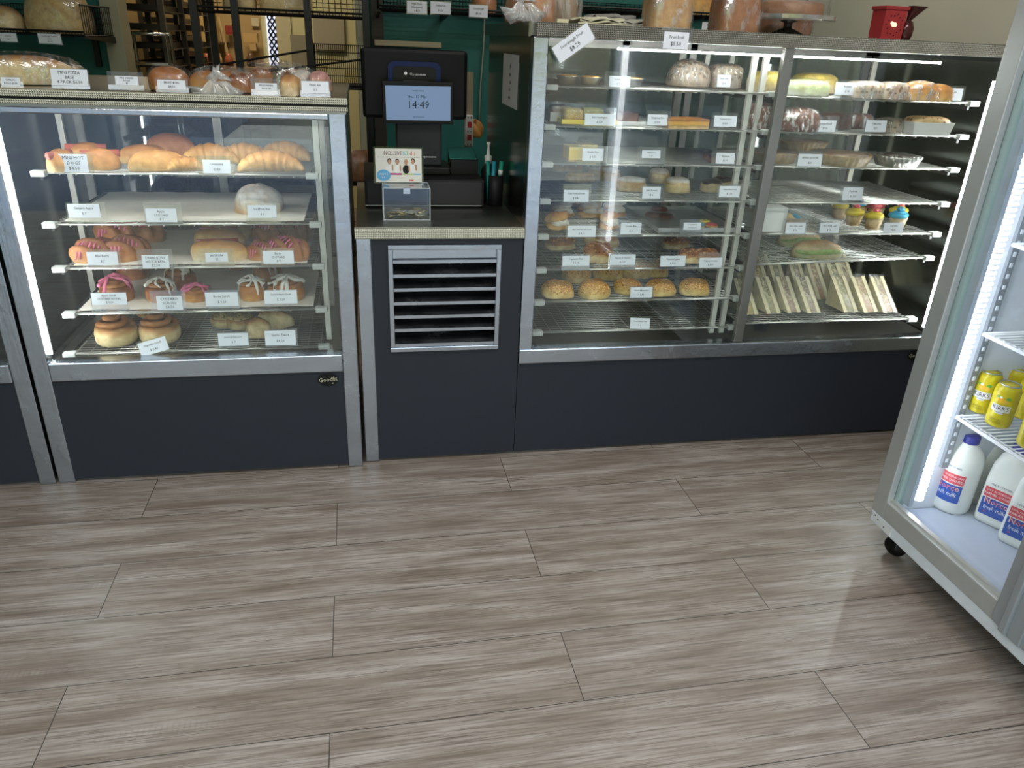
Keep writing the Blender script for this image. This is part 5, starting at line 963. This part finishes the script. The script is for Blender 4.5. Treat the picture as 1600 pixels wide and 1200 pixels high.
# upright timber strip with power board
xp = W(733, 150, Y=3.5).x
solo(box('timber_batten', plain('pale_timber', (.38, .31, .20), .6), None, xp - .018, xp + .018, 3.5, 3.52, 0, W(733, 113, Y=3.5).z), 'pale upright timber batten behind the till with screw holes', 'batten')
pw = thing('power_board', 'white power board with two red switches fixed to the timber batten', 'power board', (xp, 3.49, W(733, 228, Y=3.48).z))
zA, zB = W(733, 228, Y=3.48).z, W(733, 180, Y=3.48).z; box('case', PAPERW, pw, xp - .017, xp + .017, 3.472, 3.501, zA, zB, .003)
RS = plain('red_switch', (.50, .01, .02), .3)
for fz in (.70, .28): z = zA + (zB - zA) * fz; box('switch', RS, pw, xp - .009, xp + .009, 3.466, 3.473, z - .012, z + .012, .001)
ho = MB()
for fz in (.48, .05, .93):
    z = zA + (zB - zA) * fz
    for dx in (-.007, .007): ho.box(xp + dx - .0015, xp + dx + .0015, 3.4712, 3.4725, z - .004, z + .004)
ho.build('socket_hole', BLACK, pw)
solo(MB().blob((W(742, 205, Y=3.53).x, 3.53, W(744, 214, Y=3.53).z), .036, .03, .05, sq(2, .2, 3)).build('orange_bag', plain('orange_bag', (.50, .22, .05), .5), None, smooth=True), 'small orange bag hanging right of the power board', 'bag')
cbl = [W(757, 30, Y=4.27), W(755, 80, Y=4.27), W(751, 130, Y=4.27), W(748, 200, Y=4.27)]
solo(MB().tube(cbl, .004, 6).build('cable', plain('cable_grey', (.35, .33, .26), .5), None, smooth=True), 'thin beige cable running down the teal wall', 'cable')
a, b = W(585, 66, Y=4.2), W(690, 74, Y=4.2)
solo(MB().box(a.x, b.x, 4.2, 4.295, a.z - .015, a.z + .012).build('wall_rail', plain('pale_rail', (.45, .38, .25), .5), None, bevel=.003), 'pale timber rail on the teal wall above the till screen', 'rail')
def mesh_tray(parent, x0, x1, y0, y1, z, lip=.07, n=26, name='basket', front=.014):
    mb = MB(); bl_ = lip; lip = front
    for i in range(n + 1):
        x = x0 + (x1 - x0) * i / n; mb.bar((x, y0, z), (x, y1, z), .0018, 4); mb.bar((x, y0, z), (x, y0 - .01, z + lip), .0018, 4)
    for j in range(8): y = y0 + (y1 - y0) * j / 7; mb.bar((x0, y, z - .002), (x1, y, z - .002), .002, 4)
    for x in (x0, x1):
        for j in range(16): y = y0 + (y1 - y0) * j / 15; mb.bar((x, y, z), (x, y, z + bl_), .0018, 4)
        mb.bar((x, y0, z + bl_), (x, y1, z + bl_), .004)
    for i in range(n + 1): x = x0 + (x1 - x0) * i / n; mb.bar((x, y1, z), (x, y1, z + bl_), .0018, 4)
    for j in range(5): mb.bar((x0, y1 - .002, z + bl_ * (j + 1) / 5), (x1, y1 - .002, z + bl_ * (j + 1) / 5), .0018, 4)
    mb.bar((x0, y0 - .01, z + lip), (x1, y0 - .01, z + lip), .005); mb.bar((x0, y0, z), (x1, y0, z), .005); mb.bar((x0, y1, z), (x1, y1, z), .005)
    return mb.build(name, BLACKM, parent)
def stand(label, posts, Y0, Y1_, trays, ztop=1.95):
    xs = sorted(p for p in posts); r = thing('bread_stand', label, 'shelving', ((xs[0] + xs[-1]) / 2, Y0, 0))
    for x in xs:
        for y in ((Y0, Y1_) if x in (xs[0], xs[-1]) else (Y0,)): MB().box(x - .014, x + .014, y - .014, y + .014, 0, ztop).build('post', BLACKM, r)
    for (xa, xb, z, lip) in trays: mesh_tray(r, xa, xb, Y0 + .02, Y1_ - .02, z, lip)
    return r
YS = 3.55; px_ = lambda px, py, Y=YS: W(px, py, Y=Y).x
zt1 = W(400, 20, Y=YS).z; z2_ = W(500, 138, Y=YS).z
st1 = stand('black metal bread stand with wire baskets behind the till and pastry cabinet', [px_(308, 60), px_(371, 60), px_(483, 60), px_(573, 60)], YS, 3.95, [(px_(308, 60) - .02, px_(573, 60) + .0, zt1, .10), (px_(483, 60), px_(573, 60), z2_, .17), (px_(308, 60), px_(573, 60), .78, .08), (px_(308, 60), px_(573, 60), .45, .08)])
MB().bar((px_(308, 60), YS - .01, W(318, 106, Y=YS).z), (px_(483, 60), YS - .01, W(480, 78, Y=YS).z), .005).bar((px_(371, 60), YS - .01, W(385, 116, Y=YS).z), (px_(573, 60), YS - .01, W(570, 92, Y=YS).z), .005).build('sloping_rail', BLACKM, st1)
CB = bread('yellow_loaf', (.60, .42, .16), (.68, .50, .22), (.6, .4, .18), .3, .8)
for i, (pa, pb_) in enumerate([(345, 400), (402, 488)]):
    xa, xb = px_(pa, 10, 3.62), px_(pb_, 10, 3.62)
    bagged('loaf_of_bread', ['shorter golden loaf in the top basket of the black bread stand', 'longer golden loaf in the top basket of the black bread stand'][i], 'bread', ((xa + xb) / 2, 3.68, zt1 + .006), 0, [inner(xb - xa - .01, .12, .12, CB, 'loaf', p=6, amp=.01)], xb - xa, .13, .125, p=6, bag=CLEARP)
bagged('loaf_of_bread', 'brown crusty loaf low on the bread stand left of the till', 'bread', (px_(565, 250), 3.62, .795), .2, [inner(.16, .11, .13, bread('crusty', (.32, .13, .05), (.45, .22, .09), (.4, .2, .1)), 'loaf', p=3)], .165, .115, .135, bag=CLEARP)
# wall baskets: far left and right of the till
def wall_rack(label, px0, px1, py, Y, lip, posts=(), dz=0., d=.28):
    xa, xb = W(px0, py, Y=Y).x, W(px1, py, Y=Y).x; z = W((px0 + px1) / 2, py, Y=Y).z; r = thing('wall_basket', label, 'shelving', ((xa + xb) / 2, YW, z))
    mesh_tray(r, xa, xb, Y, min(Y + d, YW - .005), z, lip, 40, 'basket')
    for x in [xa, xb] + [W(q, py, Y=Y).x for q in posts]: MB().add([(x - .008, Y, z - .012), (x + .008, Y, z - .012), (x + .008, YW, z - .035), (x - .008, YW, z - .035), (x - .008, Y, z - .004), (x + .008, Y, z - .004), (x + .008, YW, z - .004), (x - .008, YW, z - .004)], [(0, 3, 2, 1), (4, 5, 6, 7), (0, 1, 5, 4), (1, 2, 6, 5), (2, 3, 7, 6), (3, 0, 4, 7)]).build('bracket', BLACKM, r)
    return z
zL = wall_rack('black wire basket shelf on the teal wall at the top left', -60, 132, 52, 3.85, .12, d=.44)
zR = wall_rack('black wire basket shelf on the teal wall above the till', 592, 812, 19, 3.95, .10, (700,), d=.34)
zR2 = wall_rack('black wire basket shelf behind the tall cabinet top', 880, 1195, 22, 3.95, .05, (960, 1010, 1100), d=.34)
def wl(label, px0, px1, Y, z, w_, h, mat, p=2.6, bag=CLEARP, rot=0.):
    xa, xb = W(px0, 10, Y=Y).x, W(px1, 10, Y=Y).x; L = xb - xa
    bagged('loaf_of_bread', label, 'bread', ((xa + xb) / 2, Y + w_ / 2 + .01, z + .005), rot, [inner(L * .96, w_ * .95, h * .97, mat, 'loaf', p=p)], L, w_, h, p=p, bag=bag)
wl('huge pale oval bread in plastic on the top left wall basket', 20, 126, 3.86, zL, .22, .20, bread('turkish', (.55, .38, .15), (.66, .50, .25), (.6, .45, .22)), bag=film('thin_bag', .22, 10)); wl('pale bread roll at the picture edge on the top left wall basket', -40, 19, 3.86, zL, .16, .10, PALE)
wl('bagged brown loaf on the wall basket above the till', 738, 780, 4.0, zR, .12, .10, BROWN); wl('wrapped yellow loaf on the wall basket behind the cabinet top', 855, 896, 4.0, zR2, .12, .13, CB, p=5); wl('wrapped orange loaf on the wall basket right of the fruit loaf', 1073, 1120, 4.0, zR2, .12, .12, ORC, p=4)
for px0, py0, px1, py1, ls in [(636, 2, 667, 21, ['High Fibre', 'Wholemeal', '$4.20']), (673, 3, 704, 22, ['Multigrain', '$4.20']), (733, 8, 762, 27, ['Sourdough', '$5.50'])]:
    ticket(px0, py0, px1, py1, ls, Y=3.93, where='on the wall basket above the till', lean=0)
for px0, py0, px1, py1, ls in [(0, 52, 26, 65, ['Damper', '$3']), (60, 53, 95, 68, ['Sourdough Turkish', '2 for', '$5.00'])]:
    ticket(px0, py0, px1, py1, ls, Y=3.83, where='on the top left wall basket', lean=0)
ticket(1097, 35, 1115, 48, ['Rye', '$6'], Y=3.93, where='on the wall basket behind the cabinet top', lean=0)
a, b = W(139, 12, Y=4.28), W(155, 104, Y=4.28)
solo(MB().box((a.x + b.x) / 2 - .012, (a.x + b.x) / 2 + .012, 4.275, 4.298, b.z, a.z).build('wall_bracket_strip', BLACKM, None), 'black slotted metal strip on the teal wall left of the doorway', 'bracket strip')
solo(MB().box(.06, .12, 4.27, 4.298, 0, 2.4).build('shelf_upright', plain('brown_upright', (.04, .032, .025), .5), None), 'dark upright strip on the teal wall right of the doorway', 'upright')
# ------------------------------------------------------------------ back room
TR = plain('rack_metal', (.075, .06, .05), .4, .5); TRD = plain('baking_tray', (.028, .02, .017), .4, .4)
def tray_rack(label, pa, pb_, Y, d, n, z0=.35):
    x0, x1 = W(pa, 60, Y=Y).x, W(pb_, 60, Y=Y).x; r = thing('tray_rack', label, 'rack', ((x0 + x1) / 2, Y, 0))
    for x in (x0, x1):
        for y in (Y, Y + d): MB().box(x - .014, x + .014, y - .014, y + .014, 0, 1.95).build('post', TR, r)
    MB().box(x0, x1, Y - .01, Y + .01, 1.90, 1.93).box(x0, x1, Y - .01, Y + .01, .12, .15).build('cross_bar', TR, r)
    for i in range(n):
        z = z0 + (1.85 - z0) * i / (n - 1)
        ru = MB().box(x0 - .012, x0 + .03, Y, Y + d, z, z + .004).box(x1 - .03, x1 + .012, Y, Y + d, z, z + .004).build('runner', TR, r)
        MB().add([v for v in tray_mb(x1 - x0 - .03, d - .03, .03).v], tray_mb(1, 1, 1).f).mapv(lambda v: (v.x + (x0 + x1) / 2, v.y + Y + d / 2 - .02, v.z + z + .005)).build('tray', TRD, r)
tray_rack('tall dark baking tray rack nearest the door frame in the back room', 200, 258, 4.75, .5, 17); tray_rack('tall baking tray rack in the middle of the doorway', 256, 306, 5.35, .42, 17); tray_rack('tall baking tray rack further back in the back room', 225, 290, 5.95, .5, 15)
tr3 = thing('chrome_trolley', 'low chrome trolley frame in front of the tray racks', 'trolley', (W(225, 80, Y=4.6).x, 4.6, 0))
xa, xb = W(203, 55, Y=4.55).x, W(262, 60, Y=4.55).x; zt_r = W(240, 53, Y=4.55).z
tm = MB()
for x in (xa, xb):
    for y in (4.52, 4.62): tm.bar((x, y, 0), (x, y, zt_r), .009, 8)
tm.bar((xa, 4.52, zt_r), (xb, 4.52, zt_r), .009, 8).bar((xa, 4.62, zt_r), (xb, 4.62, zt_r), .009, 8); tm.build('frame', plain('chrome', (.6, .6, .6), .15, 1), tr3, smooth=True)
for z in (zt_r - .15, zt_r - .3, zt_r - .45): box('shelf', plain('chrome2', (.5, .48, .45), .2, 1), tr3, xa, xb, 4.52, 4.62, z, z + .012)
YR = 6.88
dr = boxpx(417, -300, 562, 480, YR - .06, .05, plain('yellow_cream_door', (.62, .60, .36), .5), 'door_2'); dr['kind'] = 'structure'
boxpx(433, 22, 456, 104, YR - .09, .02, plain('glass_mullion', (.55, .52, .36), .5), 'trim_2')['kind'] = 'structure'
WN = glow('daylit_pane', (.62, .72, 1.), .9); wo = boxpx(418, 22, 433, 102, YR - .075, .005, WN, 'window_1'); wo['kind'] = 'structure'
ms = MB()
p0, p1, p2 = W(417, 22, Y=YR - .08), W(434, 22, Y=YR - .08), W(418, 102, Y=YR - .08)
for k in range(-6, 16):
    zc = p2.z + k * .05
    for sgn in (1, -1):
        xA, xB = p0.x, p1.x; zA_, zB_ = zc, zc + sgn * (xB - xA) * 1.4; 
        if p2.z - .05 < zA_ < p0.z + .05: ms.bar((xA, YR - .08, zA_), (xB, YR - .08, zB_), .006, 5)
solo(ms.build('security_mesh', BLACK, None), 'black diamond security mesh over the back room window', 'security mesh')
solo(boxpx(490, 22, 538, 78, YR - .10, .01, plain('paper_grey', (.36, .34, .27), .7), 'paper_notice'), 'large grey paper notice hanging on the back room door', 'notice')
solo(boxpx(455, 55, 487, 112, YR - .12, .01, plain('paper_grey2', (.26, .25, .2), .7), 'paper_notice'), 'smaller darker paper notice left of the large grey one', 'notice')
solo(MB().bar(W(341, 26, Y=6.7), W(366, 130, Y=6.7), .014, 8).build('broom_handle', plain('broom_wood', (.55, .42, .22), .5), None), 'pale broom handle leaning on the back room wall', 'broom')
solo(boxpx(393, 28, 404, 41, YR - .01, .012, plain('switch_plate', (.65, .6, .45), .4), 'switch_plate'), 'cream switch plate on the back room wall', 'switch')
boxpx(300, 66, 345, 69, 6.5, .4, TR, 'wall_shelf'); solo(bpy.data.objects['wall_shelf'], 'thin dark shelf board carrying the tan cardboard box', 'shelf')
solo(boxpx(308, 24, 338, 66, 6.5, .1, plain('card_box', (.62, .44, .18), .6), 'cardboard_box'), 'tan cardboard box high on the back room wall shelf', 'box')
solo(boxpx(380, 52, 402, 66, 6.7, .1, plain('card_box2', (.55, .38, .16), .6), 'cardboard_box'), 'small tan box on the back room shelf below the switch', 'box'); solo(boxpx(390, 68, 400, 79, 6.7, .1, plain('card_box3', (.5, .36, .16), .6), 'cardboard_box'), 'smallest tan box under the other small box in the back room', 'box')
solo(boxpx(352, 40, 364, 54, 6.8, .03, plain('red_gadget', (.30, .04, .03), .5), 'wall_gadget'), 'small dark red device on the back room wall', 'device')
bn = boxpx(312, 106, 420, 122, 6.3, .5, plain('bench', (.30, .20, .12), .5), 'workbench'); solo(bn, 'dark brown workbench at the rear of the back room', 'workbench')
cc = [(.45, .12, .06), (.55, .4, .2), (.35, .1, .05), (.5, .45, .35), (.12, .06, .04)]
for i in range(5):
    p = W(325 + i * 17, 104, Y=6.32); good('jar', ['leftmost jar', 'second jar', 'middle jar', 'fourth jar', 'rightmost jar'][i] + ' in the row on the back room workbench', 'jar', p, 0, [('j', MB().lathe([(0, 0), (.03, 0), (.03, .06), (.02, .075), (.02, .09), (0, .09)], n=14), plain(f'jar_{i}', cc[i], .35), True)], 'jars on the workbench')

# ------------------------------------------------------------------ milk and cans in the fridge
MILK = plain('milk_white', (.80, .82, .78), .35, var=.02); CAPB = plain('cap_blue', (.03, .04, .28), .4); LBL = plain('label_blue', (.02, .09, .42), .4); LRED = plain('label_red', (.68, .07, .09), .4)
def tmb(lines):
    mb = MB()
    for st, size, u, v, sx in lines:
        cu = bpy.data.curves.new('t', 'FONT'); cu.body = st; cu.size = size; cu.align_x = 'CENTER'; cu.align_y = 'CENTER'; cu.resolution_u = 1; cu.extrude = .0001
        ob = bpy.data.objects.new('t', cu); me = bpy.data.meshes.new_from_object(ob)
        mb.add([(x.co.x * sx + u, x.co.y + v, x.co.z) for x in me.vertices], [tuple(p.vertices) for p in me.polygons]); bpy.data.objects.remove(ob); bpy.data.curves.remove(cu); bpy.data.meshes.remove(me)
    return mb
def patch(w_, h, n=12, u0=0., v0=0.): return MB().add([(u0 + w_ * (i / n - .5), v0 + s * h, d) for d in (0, -.0006) for s in (-.5, .5) for i in range(n + 1)], [(i, i + 1, i + n + 2, i + n + 1) for i in range(n)] + [(i + 2 * n + 2, i + 3 * n + 3, i + 3 * n + 4, i + 2 * n + 3) for i in range(n)])
def wrapm(R, z0, ang): return lambda v: ((R + v.z) * math.cos(ang + v.x / R), (R + v.z) * math.sin(ang + v.x / R), z0 + v.y)
def wrapf(dist, z0, ang): return lambda v: (dist * math.cos(ang) + v.z * math.cos(ang) - v.x * math.sin(ang), dist * math.sin(ang) + v.z * math.sin(ang) + v.x * math.cos(ang), z0 + v.y)
def norco(root, wf, w_, h):
    patch(w_, h * .62, v0=-h * .19).mapv(wf).build('label_blue', LBL, root, world=False); patch(w_, h * .34, v0=h * .33).mapv(wf).build('label_red', LRED, root, world=False)
    off = lambda f: (lambda v: f(Vector((v.x, v.y, v.z + .0006))))
    tmb([('100% AUSTRALIAN', w_ * .115, 0, h * .40, .95), ('FARMER OWNED', w_ * .13, 0, h * .27, .95), ('fresh milk', w_ * .24, 0, -h * .22, .8)]).mapv(off(wf)).build('label_text', PAPERW, root, world=False)
    tmb([('Norco', w_ * .37, 0, h * .03, .85)]).mapv(lambda v: off(wf)(Vector((v.x * 1.03, v.y - .001, v.z - .0003)))).build('brand_backing', PAPERW, root, world=False)
    tmb([('Norco', w_ * .35, 0, h * .03, .85)]).mapv(off(off(wf))).build('brand', LRED, root, world=False)
    tmb([('2L', w_ * .1, -w_ * .3, -h * .38, 1.2)]).mapv(off(wf)).build('size_mark', LRED, root, world=False)
def bottle(label, px, py, ang, R=.054):
    p = W(px, py, Z=.153); d = Vector((p.x, p.y, 0)).normalized(); p += d * R; p.z = .1525
    r = thing('milk_bottle', label, 'milk bottle', p, 'round bodied milk bottles')
    pr = [(0, .004), (R * .55, 0), (R * .9, .002), (R, .014), (R, .155), (R * .97, .175), (R * .82, .200), (R * .55, .218), (R * .40, .228), (R * .39, .238), (0, .238)]
    MB().lathe(pr, n=36).build('body', MILK, r, smooth=True, world=False)
    MB().lathe([(0, .229), (.0225, .229), (.0235, .232), (.0235, .250), (.0215, .253), (0, .254)], n=36, flute=.015, nf=18).build('cap', CAPB, r, smooth=True, world=False)
    norco(r, wrapm(R + .0008, .090, ang), .085, .095); tmb([('USE BY 27 MAR', .008, 0, 0, 1)]).mapv(wrapm(R + .0008, .158, ang)).build('date_mark', plain('date_ink', (.1, .12, .2), .5), r, world=False)
bottle('round milk bottle with a blue cap at the far end of the fridge floor', 1478, 803, math.radians(200)); bottle('milk bottle half hidden behind the foremost round one', 1517, 787, math.radians(150), .05)
def sqr(v, p=5): a = math.hypot(v.x, v.y); 
def jug(label, px, py, ang):
    p = W(px, py, Z=.153); d = Vector((p.x, p.y, 0)).normalized(); p += d * .055; p.z = .1525
    r = thing('milk_jug', label, 'milk jug', p, 'rectangular milk jugs with side handles')
    R = .050; pr = [(0, .004), (R * .7, 0), (R * .94, .003), (R, .014), (R, .160), (R * .98, .19), (R * .85, .215), (R * .6, .232), (R * .42, .238), (R * .41, .248), (0, .248)]
    b = MB().lathe(pr, n=48); ca, sa = math.cos(ang), math.sin(ang)
    def f(v):
        a = math.hypot(v.x, v.y)
        if a > 1e-6:
            ux, uy = v.x / a, v.y / a; k = (abs(ux) ** 6 + abs(uy) ** 6) ** (-1 / 6); k = 1 + (k - 1) * min(1, max(0, (.225 - v.z) / .03)); x, y = v.x * k, v.y * k
        else: x, y = v.x, v.y
        if x > 0 and .145 < v.z < .236: x -= .012 * min(1, x / .03) * math.sin(PI * (v.z - .145) / .091)
        return (x * ca - y * sa, x * sa + y * ca, v.z)
    b.v = [Vector(v) for v in b.v]; bb = MB(); pr2 = []
    for i in range(len(pr) - 1):
        (r0, z0), (r1, z1) = pr[i], pr[i + 1]; m = max(1, int(abs(z1 - z0) / .008))
        pr2 += [(r0 + (r1 - r0) * j / m, z0 + (z1 - z0) * j / m) for j in range(m)]
    pr2.append(pr[-1]); bb.lathe(pr2, n=48).mapv(f).build('body', MILK, r, smooth=True, world=False)
    hd = MB().tube([(-.005, .028, .228), (-.008, .040, .215), (-.008, .045, .195), (-.008, .045, .17), (-.008, .042, .145)], .009, 10).mapv(lambda v: (v.x * ca - v.y * sa, v.x * sa + v.y * ca, v.z)); hd.build('handle', MILK, r, smooth=True, world=False)
    MB().lathe([(0, .240), (.0225, .240), (.0235, .243), (.0235, .258), (0, .262)], n=32).build('cap', CAPB, r, smooth=True, world=False)
    norco(r, wrapf(R + .0008, .078, ang), .078, .092); tmb([('USE BY 29 MAR', .0085, 0, 0, 1)]).mapv(wrapf(R + .0008, .135, ang)).build('date_mark', bpy.data.materials['date_ink'], r, world=False)
jug('rectangular milk jug left of the one cut by the picture edge', 1550, 826, math.radians(207)); jug('rectangular milk jug cut by the right picture edge', 1588, 860, math.radians(207))
CANY = bread('can_yellow', (.72, .62, .02), (.70, .60, .02), (.68, .58, .02), rough=.25, bmp=0.); ALUM = plain('can_lid', (.55, .57, .60), .3, .9)
def can(label, px, py, ang, dxy=(0, 0), text_=True):
    p = W(px, py, Z=.495); d = Vector((p.x, p.y, 0)).normalized(); p += d * .033 + Vector((*dxy, 0)); p.z = .4895; R = .0325
    r = thing('drink_can', label, 'drink can', p, 'yellow drink cans on the fridge shelf')
    MB().lathe([(0, .003), (.024, 0), (R * .93, .004), (R, .012), (R, .105), (R * .96, .113), (.0265, .124), (0, .124)], n=32).build('body', CANY, r, smooth=True, world=False)
    l = MB().lathe([(.0265, .123), (.0275, .126), (.0255, .127), (.0245, .122), (0, .122)], n=32).build('lid', ALUM, r, smooth=True, world=False)
    MB().box(-.006, .012, -.006, .006, .1225, .1235).build('ring_pull', ALUM, l, world=False)
    if text_:
        w0 = wrapm(R + .0005, .06, ang); o1 = lambda v: w0(Vector((v.x, v.y, v.z + .0006)))
        patch(.050, .020).mapv(w0).build('label', PAPERW, r, world=False); patch(.020, .008, 6, v0=-.012).mapv(w0).build('label_tab', PAPERW, r, world=False)
        tmb([('KIRKS', .017, 0, .001, .95), ('ORIGINALS', .0045, 0, -.0115, 1)]).mapv(o1).build('lettering', INK, r, world=False)
        tmb([('LEMON', .008, -.004, -.034, 1), ('SQUASH', .008, -.004, -.042, 1)]).mapv(o1).build('flavour', plain('olive_ink', (.25, .22, .01), .5), r, world=False)
        for u, v_, s, c in ((-.004, .024, .009, (.85, .42, .01)), (.009, .022, .008, (.8, .5, .05)), (.013, .031, .006, (.12, .42, .08)), (-.014, .033, .004, (.10, .40, .05)), (-.006, .032, .004, (.85, .85, .8)), (.004, -.032 + .0, .0, (.1, .1, .1))):
            if s: n = 14; MB().add([(u + s * math.cos(2 * PI * i / n), v_ + s * .8 * math.sin(2 * PI * i / n), 0.0002 + s * .03) for i in range(n)], [tuple(range(n))]).mapv(w0).build('fruit_print', plain('fruit_print', c, .4), r, world=False)
can('yellow lemon drink can nearest the fridge side wall, front row', 1528, 645, math.radians(212)); can('yellow lemon drink can in front, second in the front row', 1556, 667, math.radians(214))
can('yellow drink can behind the first one', 1572, 640, math.radians(214), text_=False); can('yellow drink can behind at the picture edge', 1597, 655, math.radians(214), text_=False)
can('yellow drink can low at the picture edge', 1606, 702, math.radians(214), text_=False)
